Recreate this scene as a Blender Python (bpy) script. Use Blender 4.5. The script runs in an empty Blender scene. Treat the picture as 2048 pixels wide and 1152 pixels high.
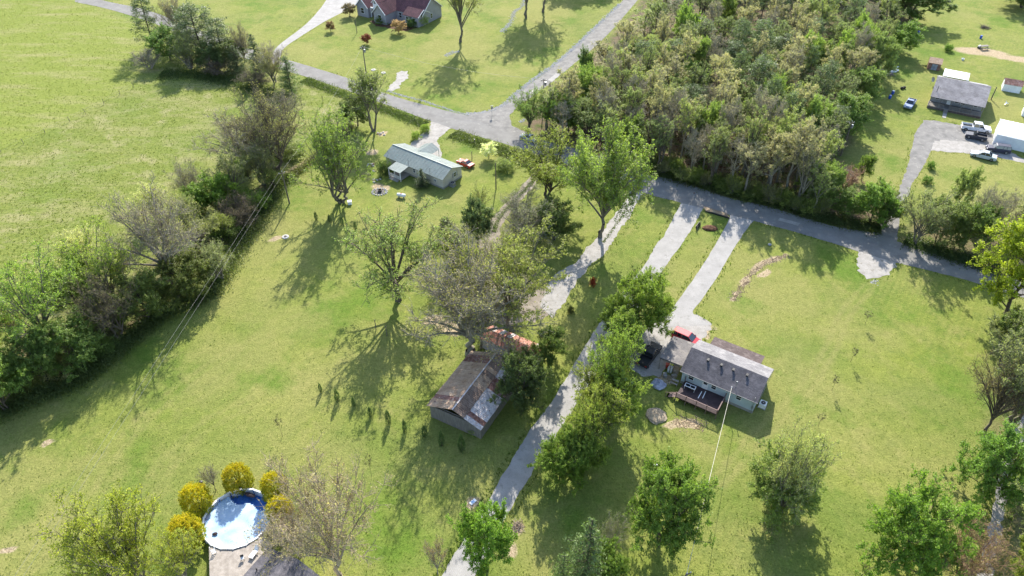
import bpy, math, random
import numpy as np
from mathutils import Vector, Matrix
random.seed(7)
RNG = np.random.default_rng(7)
D = bpy.data
SC = bpy.context.scene
COL = SC.collection
R = math.radians

# ------------------------------------------------------------------ camera
FOC, TH, CH = 1420.0, R(40.5), 85.0          # focal length in photo pixels, pitch below the horizon, drone height in metres
cam_d = D.cameras.new('drone_camera')
cam = D.objects.new('drone_camera', cam_d)
COL.objects.link(cam)
cam.location = (0, 0, CH)
cam.rotation_euler = (math.pi / 2 - TH, 0, 0)
cam_d.sensor_width = 36
cam_d.lens = 36 * FOC / 2048
cam_d.clip_start = 1
cam_d.clip_end = 9000
SC.camera = cam

# ------------------------------------------------------------------ sky, sun, exposure
SUN_EL, SUN_AZ = R(34.5), R(4)               # sun ahead of the camera, a touch to the right
w = D.worlds.new('World')
SC.world = w
w.use_nodes = True
nt = w.node_tree
sky = nt.nodes.new('ShaderNodeTexSky')
sky.sky_type = 'NISHITA'
sky.sun_disc = False
sky.sun_elevation = SUN_EL
sky.sun_rotation = SUN_AZ
sky.air_density = 1.0
sky.dust_density = 1.0
nt.links.new(sky.outputs[0], nt.nodes['Background'].inputs[0])
nt.nodes['Background'].inputs[1].default_value = 0.15
sl = D.lights.new('sun', 'SUN')
sl.energy = 4.2
sl.angle = R(0.5)
sl.color = (1.0, 0.945, 0.85)
sun = D.objects.new('sun', sl)
COL.objects.link(sun)
sun.rotation_euler = Vector((-math.sin(SUN_AZ) * math.cos(SUN_EL), -math.cos(SUN_AZ) * math.cos(SUN_EL), -math.sin(SUN_EL))).to_track_quat('-Z', 'Y').to_euler()
sun.location = (0, 300, 200)
SC.view_settings.view_transform = 'Standard'
SC.view_settings.look = 'None'
SC.view_settings.gamma = 1
SC.view_settings.use_curve_mapping = False
SC.view_settings.exposure = 1.42
SC.render.engine = 'CYCLES'
SC.cycles.max_bounces = 6
SC.cycles.diffuse_bounces = 4
SC.cycles.glossy_bounces = 2
SC.cycles.transmission_bounces = 4
SC.cycles.sample_clamp_indirect = 4

# ------------------------------------------------------------------ helpers
def at(px, py, z=0.0):
    """ground point (at height z) seen at a pixel of the 2048 px photograph"""
    x = px - 1024; y = py - 576
    dx, dy, dz = x, FOC * math.cos(TH) - y * math.sin(TH), -FOC * math.sin(TH) - y * math.cos(TH)
    t = (CH - z) / -dz
    return Vector((dx * t, dy * t, z))

def proj(X, Y, Z=0.0):
    dz = Z - CH
    zc = Y * math.cos(TH) - dz * math.sin(TH)
    up = Y * math.sin(TH) + dz * math.cos(TH)
    return 1024 + FOC * X / zc, 576 - FOC * up / zc

def px_per_m(py):
    p = at(1024, py)
    return FOC / (p.y * math.cos(TH) + CH * math.sin(TH))

def tag(o, label=None, cat=None, group=None, kind=None):
    if label: o['label'] = label
    if cat: o['category'] = cat
    if group: o['group'] = group
    if kind: o['kind'] = kind
    return o

def empty(name, loc, rz=0.0):
    o = D.objects.new(name, None)
    o.empty_display_size = 0.2
    o.location = loc
    o.rotation_euler = (0, 0, rz)
    COL.objects.link(o)
    return o

def mesh_np(name, V, F, nv, col=None, smooth=False):
    """mesh from numpy arrays; F has nv corners per face; col is a per-vertex rgb"""
    me = D.meshes.new(name)
    n = len(F)
    me.vertices.add(len(V)); me.vertices.foreach_set('co', np.asarray(V, np.float32).ravel())
    me.loops.add(n * nv); me.loops.foreach_set('vertex_index', np.asarray(F, np.int32).ravel())
    me.polygons.add(n)
    me.polygons.foreach_set('loop_start', np.arange(n, dtype=np.int32) * nv)
    me.polygons.foreach_set('loop_total', np.full(n, nv, np.int32))
    if smooth: me.polygons.foreach_set('use_smooth', np.ones(n, bool))
    me.update(calc_edges=True)
    if col is not None:
        ca = me.color_attributes.new('tint', 'FLOAT_COLOR', 'POINT')
        c4 = np.ones((len(V), 4), np.float32); c4[:, :3] = col
        ca.data.foreach_set('color', c4.ravel())
    return me

def link(name, me, m=None, parent=None, loc=None):
    o = D.objects.new(name, me)
    COL.objects.link(o)
    if m is not None:
        if len(me.materials) == 0: me.materials.append(m)
    if parent is not None: o.parent = parent
    if loc is not None: o.location = loc
    return o

class MB:
    def __init__(s): s.v = []; s.f = []
    def add(s, vs, fs):
        b = len(s.v); s.v += [tuple(v) for v in vs]; s.f += [tuple(i + b for i in f) for f in fs]; return s
    def box(s, x0, x1, y0, y1, z0, z1, rz=0.0, c=None):
        vs = [(x, y, z) for z in (z0, z1) for y in (y0, y1) for x in (x0, x1)]
        if rz:
            cx, cy = c if c else ((x0 + x1) / 2, (y0 + y1) / 2)
            co, si = math.cos(rz), math.sin(rz)
            vs = [(cx + (x - cx) * co - (y - cy) * si, cy + (x - cx) * si + (y - cy) * co, z) for x, y, z in vs]
        return s.add(vs, [(0, 2, 3, 1), (4, 5, 7, 6), (0, 1, 5, 4), (1, 3, 7, 5), (3, 2, 6, 7), (2, 0, 4, 6)])
    def hexa(s, p):   # 8 points, bottom ring then top ring
        return s.add(p, [(3, 2, 1, 0), (4, 5, 6, 7), (0, 1, 5, 4), (1, 2, 6, 5), (2, 3, 7, 6), (3, 0, 4, 7)])
    def slab(s, quad, t):   # quad: four points (counter-clockwise seen from above), t: thickness downwards along its normal
        q = [Vector(p) for p in quad]
        n = (q[1] - q[0]).cross(q[3] - q[0]).normalized() * t
        return s.hexa([p - n for p in q] + q)
    def prism(s, poly, axis, a, b):  # extrude a polygon; axis 0: poly is (y,z) along x; 1: (x,z) along y; 2: (x,y) along z
        def mk(p, t):
            return (t, p[0], p[1]) if axis == 0 else ((p[0], t, p[1]) if axis == 1 else (p[0], p[1], t))
        n = len(poly)
        fs = [tuple(range(n))[::-1], tuple(range(n, 2 * n))] + [(i, (i + 1) % n, (i + 1) % n + n, i + n) for i in range(n)]
        return s.add([mk(p, a) for p in poly] + [mk(p, b) for p in poly], fs)
    def tube(s, pts, rad, n=6, cap=True):
        pts = [Vector(p) for p in pts]
        if not hasattr(rad, '__len__'): rad = [rad] * len(pts)
        vs = []; fs = []
        for i, p in enumerate(pts):
            d = (pts[min(i + 1, len(pts) - 1)] - pts[max(i - 1, 0)]).normalized()
            a = d.orthogonal().normalized() if i == 0 else (a - d * a.dot(d)).normalized()
            b = d.cross(a)
            for k in range(n):
                t = 2 * math.pi * k / n
                vs.append(p + (a * math.cos(t) + b * math.sin(t)) * rad[i])
        for i in range(len(pts) - 1):
            for k in range(n):
                fs.append((i * n + k, i * n + (k + 1) % n, (i + 1) * n + (k + 1) % n, (i + 1) * n + k))
        if cap: fs += [tuple(range(n))[::-1], tuple(range((len(pts) - 1) * n, len(pts) * n))]
        return s.add(vs, fs)
    def lathe(s, prof, n=16, c=(0, 0)):   # prof: (r, z)
        vs = [(c[0] + r * math.cos(2 * math.pi * k / n), c[1] + r * math.sin(2 * math.pi * k / n), z) for r, z in prof for k in range(n)]
        fs = [(i * n + k, i * n + (k + 1) % n, (i + 1) * n + (k + 1) % n, (i + 1) * n + k) for i in range(len(prof) - 1) for k in range(n)]
        fs += [tuple(range(n))[::-1], tuple(range((len(prof) - 1) * n, len(prof) * n))]
        return s.add(vs, fs)
    def build(s, name, m, parent=None, smooth=False, loc=None, kind=None):
        me = D.meshes.new(name)
        me.from_pydata(s.v, [], s.f)
        me.update()
        if smooth: me.polygons.foreach_set('use_smooth', [True] * len(me.polygons))
        o = link(name, me, m, parent, loc)
        if kind: o['kind'] = kind
        return o

# ------------------------------------------------------------------ materials
def newmat(name):
    m = D.materials.new(name); m.use_nodes = True
    n = m.node_tree; b = n.nodes['Principled BSDF']
    b.inputs['Specular IOR Level'].default_value = 0.25
    return m, n, b
def N(n, t, **kw):
    x = n.nodes.new(t)
    for k, v in kw.items(): setattr(x, k, v)
    return x
def noise(n, co, scale, detail=4, rough=0.55):
    x = N(n, 'ShaderNodeTexNoise'); x.inputs['Scale'].default_value = scale
    x.inputs['Detail'].default_value = detail; x.inputs['Roughness'].default_value = rough
    n.links.new(co, x.inputs['Vector']); return x.outputs['Fac']
def ramp(n, fac, p0, p1, c0=(0, 0, 0), c1=(1, 1, 1)):
    x = N(n, 'ShaderNodeValToRGB'); e = x.color_ramp.elements
    e[0].position = p0; e[1].position = p1; e[0].color = (*c0, 1); e[1].color = (*c1, 1)
    n.links.new(fac, x.inputs[0]); return x.outputs[0]
def mix(n, fac, a, b, mode='MIX'):
    x = N(n, 'ShaderNodeMix', data_type='RGBA', blend_type=mode)
    for s, v in ((0, fac), (6, a), (7, b)):
        if isinstance(v, (int, float)): x.inputs[s].default_value = v
        elif isinstance(v, tuple): x.inputs[s].default_value = (*v, 1)
        else: n.links.new(v, x.inputs[s])
    return x.outputs[2]
def objco(n):
    return N(n, 'ShaderNodeTexCoord').outputs['Object']
def bump(n, b, h, strength, dist):
    x = N(n, 'ShaderNodeBump'); x.inputs['Strength'].default_value = strength; x.inputs['Distance'].default_value = dist
    n.links.new(h, x.inputs['Height']); n.links.new(x.outputs[0], b.inputs['Normal'])

def surf(name, c0, c1, scale=1.5, rough=0.85, bstr=0.3, bdist=0.02, fine=12.0, c2=None, metal=0.0, lo=0.35, hi=0.65, stretch=None):
    """weathered surface: two tones in patches, fine grain, optional third tone as stains"""
    m, n, b = newmat(name)
    co = objco(n)
    if stretch:
        mp = N(n, 'ShaderNodeMapping'); mp.inputs['Scale'].default_value = stretch
        n.links.new(co, mp.inputs[0]); co = mp.outputs[0]
    a = ramp(n, noise(n, co, scale, 5, .6), lo, hi, c0, c1)
    g = noise(n, co, fine, 3, .6)
    a = mix(n, 0.5, a, ramp(n, g, .3, .7, (.72, .72, .72), (1.25, 1.25, 1.25)), 'MULTIPLY')
    if c2: a = mix(n, ramp(n, noise(n, co, scale * 2.3, 6, .65), .56, .68), a, c2)
    n.links.new(a, b.inputs['Base Color'])
    b.inputs['Roughness'].default_value = rough; b.inputs['Metallic'].default_value = metal
    if bstr: bump(n, b, g, bstr, bdist)
    return m
def plain(name, c, rough=0.5, metal=0.0, coat=0.0, spec=0.5):
    m, n, b = newmat(name)
    b.inputs['Base Color'].default_value = (*c, 1); b.inputs['Roughness'].default_value = rough
    b.inputs['Metallic'].default_value = metal; b.inputs['Coat Weight'].default_value = coat
    b.inputs['Specular IOR Level'].default_value = spec
    co = objco(n)
    n.links.new(mix(n, .35, c, ramp(n, noise(n, co, 3.0), .3, .7, tuple(v * .75 for v in c), tuple(min(1, v * 1.15) for v in c))), b.inputs['Base Color'])
    return m
def objtint(name, rough=0.4, coat=0.0, metal=0.0):
    """paint whose colour is the object's own colour"""
    m, n, b = newmat(name)
    oi = N(n, 'ShaderNodeObjectInfo')
    n.links.new(mix(n, .3, oi.outputs['Color'], ramp(n, noise(n, objco(n), 2.0), .3, .7, (.6, .6, .6), (1, 1, 1)), 'MULTIPLY'), b.inputs['Base Color'])
    b.inputs['Roughness'].default_value = rough; b.inputs['Coat Weight'].default_value = coat; b.inputs['Metallic'].default_value = metal
    b.inputs['Specular IOR Level'].default_value = .5
    return m

def leafmat(name, transl=0.4):
    m, n, b = newmat(name)
    oi = N(n, 'ShaderNodeObjectInfo')
    at_ = N(n, 'ShaderNodeAttribute', attribute_name='tint')
    c = mix(n, 1.0, oi.outputs['Color'], at_.outputs['Color'], 'MULTIPLY')
    n.links.new(c, b.inputs['Base Color'])
    b.inputs['Roughness'].default_value = .55; b.inputs['Specular IOR Level'].default_value = .3
    t = N(n, 'ShaderNodeBsdfTranslucent')
    n.links.new(mix(n, 1.0, c, (1.35, 1.5, .75), 'MULTIPLY'), t.inputs[0])
    ms = N(n, 'ShaderNodeMixShader'); ms.inputs[0].default_value = transl
    n.links.new(b.outputs[0], ms.inputs[1]); n.links.new(t.outputs[0], ms.inputs[2])
    n.links.new(ms.outputs[0], n.nodes['Material Output'].inputs[0])
    return m
def barkmat(name):
    m, n, b = newmat(name)
    oi = N(n, 'ShaderNodeObjectInfo')
    g = ramp(n, noise(n, objco(n), 3, 4, .6), .3, .7, (.6, .6, .6), (1.25, 1.2, 1.15))
    n.links.new(mix(n, 1.0, oi.outputs['Color'], g, 'MULTIPLY'), b.inputs['Base Color'])
    b.inputs['Roughness'].default_value = .9
    return m

M = {}
M['leaf'] = leafmat('leaf', .5)
M['needle'] = leafmat('needle', .3)
M['bark'] = barkmat('bark')
M['paint'] = objtint('car_paint', .55, .1)
M['dull_paint'] = objtint('dull_paint', .6)
M['glass'] = plain('dark_glass', (.02, .025, .03), .06, 0, .3, .8)
M['rubber'] = plain('rubber', (.02, .02, .02), .8)
M['rim'] = plain('wheel_rim', (.35, .35, .36), .35, .8)
M['lamp_clear'] = plain('clear_lens', (.7, .7, .7), .1, 0, .5)
M['lamp_red'] = plain('red_lens', (.4, .02, .02), .2, 0, .5)
M['chrome'] = plain('chrome', (.5, .5, .52), .25, .9)
M['asphalt'] = surf('old_asphalt', (.155, .148, .138), (.20, .193, .18), .35, .95, .35, .02, 9, c2=(.235, .225, .205))
M['asphalt_patched'] = surf('patched_asphalt', (.14, .135, .127), (.215, .205, .19), .5, .95, .35, .02, 7, c2=(.265, .25, .225))
M['gravel'] = surf('pale_gravel', (.25, .235, .212), (.33, .31, .285), .6, .95, .8, .05, 6, c2=(.19, .17, .14))
M['gravel_dirt'] = surf('dirt_and_gravel', (.17, .14, .105), (.26, .225, .185), .5, .95, .8, .05, 5, c2=(.17, .15, .08))
M['concrete'] = surf('broomed_concrete', (.25, .24, .225), (.31, .297, .28), .4, .9, .3, .01, 8, c2=(.21, .20, .185))
M['stone'] = surf('pale_limestone', (.34, .33, .31), (.50, .48, .45), 1.2, .9, .8, .05, 5)
M['mulch'] = surf('brown_mulch', (.06, .03, .018), (.13, .065, .035), 2, .95, 1, .06, 8)
M['soil'] = surf('bare_soil', (.20, .14, .085), (.33, .25, .16), .8, .95, .8, .05, 5)
M['wood_grey'] = surf('weathered_wood', (.15, .135, .12), (.24, .215, .19), 1.5, .85, .4, .02, 14, stretch=(6, 6, .5))
M['wood_deck'] = surf('weathered_deck', (.24, .21, .18), (.36, .32, .28), 1.2, .85, .3, .01, 14)
M['wood_pole'] = surf('pole_wood', (.11, .09, .07), (.17, .145, .12), 2, .9, .3, .02, 10)
M['deck_brown'] = surf('brown_deck_stain', (.045, .03, .032), (.075, .05, .05), 1.5, .7, .2, .01, 14)
M['rail_brown'] = surf('brown_rail', (.14, .095, .085), (.19, .13, .115), 2, .7, .1, .01, 14)
M['white_paint'] = surf('white_paint', (.66, .66, .65), (.78, .78, .77), .8, .5, .05, .01, 6)
M['white_metal'] = surf('white_metal', (.62, .63, .64), (.74, .75, .76), .5, .4, .05, .01, 5)
M['grey_metal'] = plain('grey_metal', (.30, .31, .32), .45, .5)
M['black_metal'] = plain('black_metal', (.03, .03, .03), .5, .3)
M['wire'] = plain('wire', (.22, .21, .20), .6)
M['wire_pale'] = plain('pale_wire', (.46, .43, .36), .8)
# ------------------------------------------------------------------ areas, drawn as pixel outlines on the photo and laid on the ground
def world_poly(pts, z=0.0): return [at(x, y, z).to_2d() for x, y in pts]

def sdist(X, Y, poly):
    """signed distance (negative inside) from points to a world polygon, vectorised"""
    P = np.array([(p[0], p[1]) for p in poly]); Q = np.roll(P, -1, 0)
    d = np.full(X.shape, 1e9); ins = np.zeros(X.shape, bool)
    for (ax, ay), (bx, by) in zip(P, Q):
        ex, ey = bx - ax, by - ay
        t = np.clip(((X - ax) * ex + (Y - ay) * ey) / (ex * ex + ey * ey + 1e-9), 0, 1)
        d = np.minimum(d, np.hypot(X - ax - t * ex, Y - ay - t * ey))
        c = ((ay > Y) != (by > Y)) & (X < (bx - ax) * (Y - ay) / (by - ay + 1e-12) + ax)
        ins ^= c
    return np.where(ins, -d, d)

def vnoise(X, Y, scale, seed):
    """smooth value noise, vectorised, 0..1"""
    r = np.random.default_rng(seed); T = r.random((256, 256))
    x = X / scale + 1000.3; y = Y / scale + 1000.7
    xi = np.floor(x).astype(int); yi = np.floor(y).astype(int); fx = x - xi; fy = y - yi
    fx = fx * fx * (3 - 2 * fx); fy = fy * fy * (3 - 2 * fy)
    g = lambda a, b: T[a % 256, b % 256]
    return (g(xi, yi) * (1 - fx) + g(xi + 1, yi) * fx) * (1 - fy) + (g(xi, yi + 1) * (1 - fx) + g(xi + 1, yi + 1) * fx) * fy
def fbm(X, Y, scale, seed, o=4):
    s = 0; a = 1; tot = 0
    for k in range(o): s = s + a * vnoise(X, Y, scale / 2 ** k, seed + k); tot += a; a *= .55
    return s / tot

PAVED = []   # world polygons of everything hard, so that grass keeps off them

def smooth_line(pts, step=1.2):
    """Catmull-Rom through world 2-D points, resampled"""
    P = [Vector(p) for p in pts]; out = []
    for i in range(len(P) - 1):
        p0 = P[max(i - 1, 0)]; p1 = P[i]; p2 = P[i + 1]; p3 = P[min(i + 2, len(P) - 1)]
        n = max(2, int((p2 - p1).length / step))
        for k in range(n):
            t = k / n
            out.append(.5 * ((2 * p1) + (-p0 + p2) * t + (2 * p0 - 5 * p1 + 4 * p2 - p3) * t * t + (-p0 + 3 * p1 - 3 * p2 + p3) * t ** 3))
    out.append(P[-1]); return out

def ribbon(name, left, right, m, z, jit=.12, kind='structure', step=1.2, label=None):
    """road or drive between two pixel edge lines"""
    L = smooth_line(world_poly(left), .5); Rr = smooth_line(world_poly(right), .5)
    def res(A, n):
        d = [0]
        for a, b in zip(A, A[1:]): d.append(d[-1] + (b - a).length)
        out = []
        j = 0
        for k in range(n):
            s = d[-1] * k / (n - 1)
            while j < len(d) - 2 and d[j + 1] < s: j += 1
            t = (s - d[j]) / max(d[j + 1] - d[j], 1e-6)
            out.append(A[j].lerp(A[j + 1], min(1, max(0, t))))
        return out
    ln = sum((b - a).length for a, b in zip(L, L[1:]))
    n = max(6, int(ln / (step * .5)))
    L = res(L, n); Rr = res(Rr, n)
    vs = []; fs = []; K = 4; jl = jr = 0
    for i in range(n):
        jl = jl * .6 + random.gauss(0, jit) * .6; jr = jr * .6 + random.gauss(0, jit) * .6
        d = (Rr[i] - L[i]).normalized()
        a = L[i] + d * jl; b = Rr[i] + d * jr
        for k in range(K + 1):
            p = a.lerp(b, k / K); vs.append((p.x, p.y, z))
    for i in range(n - 1):
        for k in range(K): fs.append((i * (K + 1) + k, (i + 1) * (K + 1) + k, (i + 1) * (K + 1) + k + 1, i * (K + 1) + k + 1))
    me = D.meshes.new(name); me.from_pydata(vs, [], fs); me.update()
    o = link(name, me, m)
    if kind: o['kind'] = kind
    PAVED.append([p for p in L] + [p for p in reversed(Rr)])
    return o

def patch(name, outline, m, z, jit=.2, kind='structure', paved=True, step=.7, world=False):
    P = outline if world else world_poly(outline)
    pts = []
    n = len(P)
    for i in range(n):
        a, b = Vector(P[i]), Vector(P[(i + 1) % n]); k = max(1, int((b - a).length / step))
        d = (b - a).normalized(); nn = Vector((d.y, -d.x))
        for j in range(k): pts.append(a.lerp(b, j / k) + nn * random.gauss(0, jit))
    c = sum(pts, Vector((0, 0))) / len(pts)
    me = D.meshes.new(name)
    me.from_pydata([(p.x, p.y, z) for p in pts], [], [tuple(range(len(pts)))]); me.update()
    if me.polygons[0].normal.z < 0: me.flip_normals()
    o = link(name, me, m)
    if kind: o['kind'] = kind
    if paved: PAVED.append(P)
    return o

# ---- roads and drives
main_L = [(150, -14), (215, 3), (300, 22), (400, 62), (500, 98), (600, 127), (700, 158), (777, 189), (850, 210), (933, 231), (1000, 244), (1045, 262), (1100, 284), (1180, 306), (1284, 346), (1360, 362), (1448, 393), (1539, 414), (1661, 451), (1740, 465), (1822, 493), (1931, 527), (2060, 566), (2200, 610)]
main_R = [(150, 4), (215, 18), (300, 44), (400, 84), (500, 120), (610, 153), (697, 182), (767, 208), (864, 243), (940, 268), (1017, 290), (1060, 305), (1110, 322), (1190, 348), (1284, 384), (1360, 405), (1448, 427), (1518, 445), (1597, 466), (1716, 502), (1788, 524), (1931, 560), (2060, 600), (2200, 648)]
ribbon('road', main_L, main_R, M['asphalt'], .03, .08)
ribbon('side_road', [(975, 224), (1005, 213), (1027, 196), (1040, 180), (1086, 149), (1141, 101), (1190, 57), (1242, 5), (1290, -50)],
       [(1030, 262), (1017, 243), (1022, 226), (1036, 212), (1086, 178), (1148, 128), (1196, 88), (1240, 42), (1300, -30)], M['asphalt_patched'], .022, .1)
patch('junction_apron', [(930, 229), (975, 222), (1010, 207), (1032, 216), (1018, 232), (1024, 252), (1075, 275), (1000, 262)], M['asphalt_patched'], .036, .1)
ribbon('driveway_brick_house', [(545, 112), (556, 92), (610, 50), (640, 18), (655, -5), (665, -30)], [(560, 122), (567, 98), (600, 74), (648, 44), (690, 22), (740, -8)], M['concrete'], .026, .05)
ribbon('driveway_green_house', [(867, 240), (850, 262), (825, 284), (808, 298)], [(903, 256), (884, 272), (876, 288), (882, 312)], M['gravel'], .026, .25)
patch('carport_pad', [(808, 292), (878, 285), (885, 312), (860, 326), (800, 312)], M['gravel'], .018, .2)
ribbon('farm_track', [(1085, 318), (1073, 340), (1040, 378), (993, 425), (975, 460), (965, 500)], [(1099, 322), (1088, 345), (1056, 385), (1012, 436), (1000, 470), (1003, 505)], M['gravel_dirt'], .024, .25)
patch('gravel_yard', [(960, 480), (1003, 480), (1018, 520), (1050, 560), (1105, 585), (1112, 625), (1070, 645), (1000, 650), (940, 640), (925, 590), (935, 530)], M['gravel_dirt'], .014, .4)
ribbon('curved_drive', [(1268, 362), (1255, 396), (1222, 440), (1190, 480), (1150, 524), (1112, 548), (1092, 580), (1080, 612)], [(1292, 372), (1278, 402), (1250, 448), (1222, 490), (1182, 532), (1158, 562), (1132, 600), (1105, 636)], M['gravel'], .024, .25)
ribbon('long_driveway', [(1368, 396), (1352, 424), (1330, 466), (1314, 487), (1284, 535), (1240, 592), (1202, 644), (1150, 725), (1108, 795), (1075, 840), (1049, 879), (1017, 931), (965, 1022), (930, 1075), (885, 1151), (850, 1215)],
       [(1412, 408), (1400, 430), (1378, 466), (1366, 486), (1333, 530), (1292, 592), (1250, 655), (1200, 735), (1158, 800), (1128, 845), (1103, 884), (1073, 931), (1026, 1010), (995, 1068), (951, 1151), (920, 1215)], M['concrete'], .02, .12)
ribbon('house_driveway', [(1460, 428), (1455, 445), (1418, 511), (1388, 556), (1360, 596), (1336, 628), (1312, 655)], [(1508, 440), (1494, 458), (1466, 499), (1438, 548), (1406, 596), (1386, 627), (1425, 650)], M['concrete'], .027, .05)
patch('parking_pad', [(1345, 615), (1386, 627), (1425, 648), (1404, 684), (1370, 700), (1340, 725), (1318, 755), (1285, 752), (1258, 735), (1262, 700), (1280, 665), (1310, 635)], M['gravel'], .015, .2)
patch('gravel_pullout', [(1714, 500), (1792, 523), (1780, 545), (1757, 558), (1735, 558), (1716, 541)], M['gravel'], .024, .25)
ribbon('trailer_driveway', [(1852, 240), (1834, 262), (1818, 318), (1797, 381), (1776, 425), (1745, 466)], [(1888, 246), (1866, 290), (1848, 330), (1822, 374), (1800, 432), (1795, 490)], M['asphalt_patched'], .025, .15)
patch('trailer_parking', [(1846, 240), (1880, 243), (1932, 252), (1990, 268), (1985, 292), (1862, 288), (1840, 280)], M['asphalt_patched'], .017, .2)
patch('gravel_lot', [(1858, 290), (1880, 280), (1985, 288), (2048, 318), (2048, 326), (1975, 310), (1940, 307), (1856, 301)], M['gravel'], .022, .2)
ribbon('gravel_lane', [(2075, 770), (2045, 822), (2012, 884), (2001, 940), (1990, 994), (1970, 1080), (1945, 1170)], [(2110, 790), (2075, 850), (2042, 912), (2030, 960), (2018, 1000), (1998, 1085), (1980, 1170)], M['gravel'], .02, .3)
patch('gravel_patch', [(797, 143), (815, 142), (816, 155), (803, 165), (800, 176), (780, 182), (776, 176), (790, 160)], M['gravel'], .02, .25)

patch('road_patch', [(1096, 160), (1112, 146), (1120, 150), (1104, 165)], M['concrete'], .040, .12, paved=False)
patch('road_patch', [(1058, 186), (1072, 176), (1078, 180), (1064, 191)], M['gravel'], .040, .12, paved=False)
patch('road_patch', [(700, 166), (735, 179), (732, 183), (697, 171)], M['asphalt_patched'], .040, .06, paved=False)
patch('road_patch', [(1560, 436), (1600, 447), (1596, 452), (1556, 441)], M['gravel'], .040, .06, paved=False)
# ---- the ground: one sheet, finer where the photo looks, out to the horizon; what grows where is painted as soft attributes
def axis_pts(lo, hi, s0, far):
    a = list(np.arange(lo, hi, s0)); s = s0
    while a[-1] < far: s *= 1.18; a.append(a[-1] + s)
    s = s0; f = []
    x = lo
    while x > -far: s *= 1.18; x -= s; f.append(x)
    return np.array(f[::-1] + a)
gx = axis_pts(-75, 75, .95, 3000)
gx = np.unique(np.round(np.concatenate([gx[gx < -75], np.arange(-200, -75, 1.9), np.arange(-75, 75, .95), np.arange(75, 200, 1.9), gx[gx > 75]]), 2))
gx = gx[(np.abs(gx) < 76) | (np.diff(np.append(gx, 9999)) > 1.0)]
yy = [38.0]
while yy[-1] < 330: yy.append(yy[-1] + .0085 * yy[-1])
while yy[-1] < 3500: yy.append(yy[-1] + .08 * yy[-1])
lo = [38.0]; s = 1
while lo[-1] > -1500: s *= 1.3; lo.append(lo[-1] - s)
gy = np.array(lo[:0:-1] + yy)
GX, GY = np.meshgrid(gx, gy)
X = GX.ravel(); Y = GY.ravel()
def soft(poly, width, wob=0, seed=1):
    d = sdist(X, Y, poly)
    if wob: d = d + (fbm(X, Y, 9, seed) - .5) * 2 * wob
    return np.clip(.5 - d / width, 0, 1)
def blob(px, py, rx, ry, rot=0, seed=3, hard=1.0):
    c = at(px, py); co, si = math.cos(rot), math.sin(rot)
    u = ((X - c.x) * co + (Y - c.y) * si) / rx; v = (-(X - c.x) * si + (Y - c.y) * co) / ry
    d = np.hypot(u, v) + (fbm(X, Y, max(rx, ry) * .6, seed) - .5) * 1.1
    return np.clip((1 - d) * 1.6 * hard, 0, 1)
field_edge = [(-400, 900), (-60, 850), (30, 800), (150, 740), (260, 620), (330, 580), (440, 520), (520, 430), (570, 360), (640, 300), (740, 250), (760, 215), (690, 190), (590, 158), (400, 95), (190, 10), (100, -30), (-600, -200)]
pasture = soft(world_poly(field_edge), 3, 2)
upper = soft(world_poly([(-300, 480), (0, 305), (90, 265), (200, 205), (262, 178), (300, 140), (400, 90), (190, 10), (60, -60), (-700, -200)]), 2.5, .6)
litter = soft(world_poly([(1045, 262), (1060, 225), (1100, 190), (1160, 135), (1250, 50), (1300, -30), (1500, -120), (1850, -80), (1830, 20), (1770, 90), (1720, 190), (1690, 290), (1660, 380), (1655, 452), (1540, 412), (1440, 388), (1284, 342)]), 3, 2.5)
litter = np.maximum(litter, soft(world_poly([(1560, 415), (1700, 370), (1790, 410), (1790, 450), (1740, 462), (1660, 448)]), 3, 1))
litter = np.maximum(litter, soft(world_poly([(1800, 480), (1830, 440), (2100, 430), (2100, 570), (1930, 525)]), 3, 1) * .8)
litter = np.maximum(litter, soft(world_poly([(-20, 830), (60, 760), (200, 700), (330, 610), (440, 540), (540, 420), (600, 335), (580, 330), (500, 380), (400, 450), (200, 600), (-40, 720)]), 2.5, 1.5) * .8)
litter = np.maximum(litter, blob(430, 115, 17, 9, -.5, 4) * .9)
litter = np.maximum(litter, soft(world_poly([(2100, 600), (2040, 640), (1990, 740), (1990, 880), (2020, 960), (2000, 1160), (2300, 1200)]), 4, 2) * .7)
dirt = np.zeros_like(X)
for a in ((590, 335, 2.2, .9, .7, 11), (612, 322, 2.0, .6, .7, 12), (1515, 535, 3.2, 1.1, .9, 13), (1530, 548, 2.2, 1.0, .6, 113), (1492, 562, 3.2, 1.0, 1.05, 14), (1470, 592, 2.0, .55, 1.1, 15), (1545, 520, 3.2, .9, .5, 16), (1570, 512, 1.8, .5, .3, 17),
          (1380, 846, 2.6, 1.3, -.3, 18), (1345, 850, 1.5, 1.0, .2, 19), (1310, 830, 1.6, 1.3, 0, 20), (1413, 668, .9, 1.6, -.5, 21), (1424, 656, .7, 1.0, .5, 22), (1975, 105, 13, 3.4, -.35, 23), (2030, 118, 12, 3, -.35, 24),
          (548, 478, 1.8, 1.0, .7, 25), (20, 1100, 1.4, .6, .2, 26), (95, 885, .8, 1.4, -.6, 27), (758, 375, 2.6, 2.2, 0, 28), (745, 305, 2, 1.6, 0, 29), (1690, 350, 3.6, 3.8, 0, 30), (764, 268, 1.8, 1.3, 0, 31),
          (945, 1005, .9, 1.6, -.6, 32), (1032, 1060, .8, 2.0, -.4, 33), (1026, 1100, .8, 1.6, -.3, 34), (925, 1130, 1, 1, 0, 35), (900, 655, 3, 2.5, 0, 37), (870, 640, 2.5, 2, 0, 38), (1230, 790, 3, 3, 0, 39), (1330, 760, 2.5, 1.5, 0, 40)):
    dirt = np.maximum(dirt, blob(*a))
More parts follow.
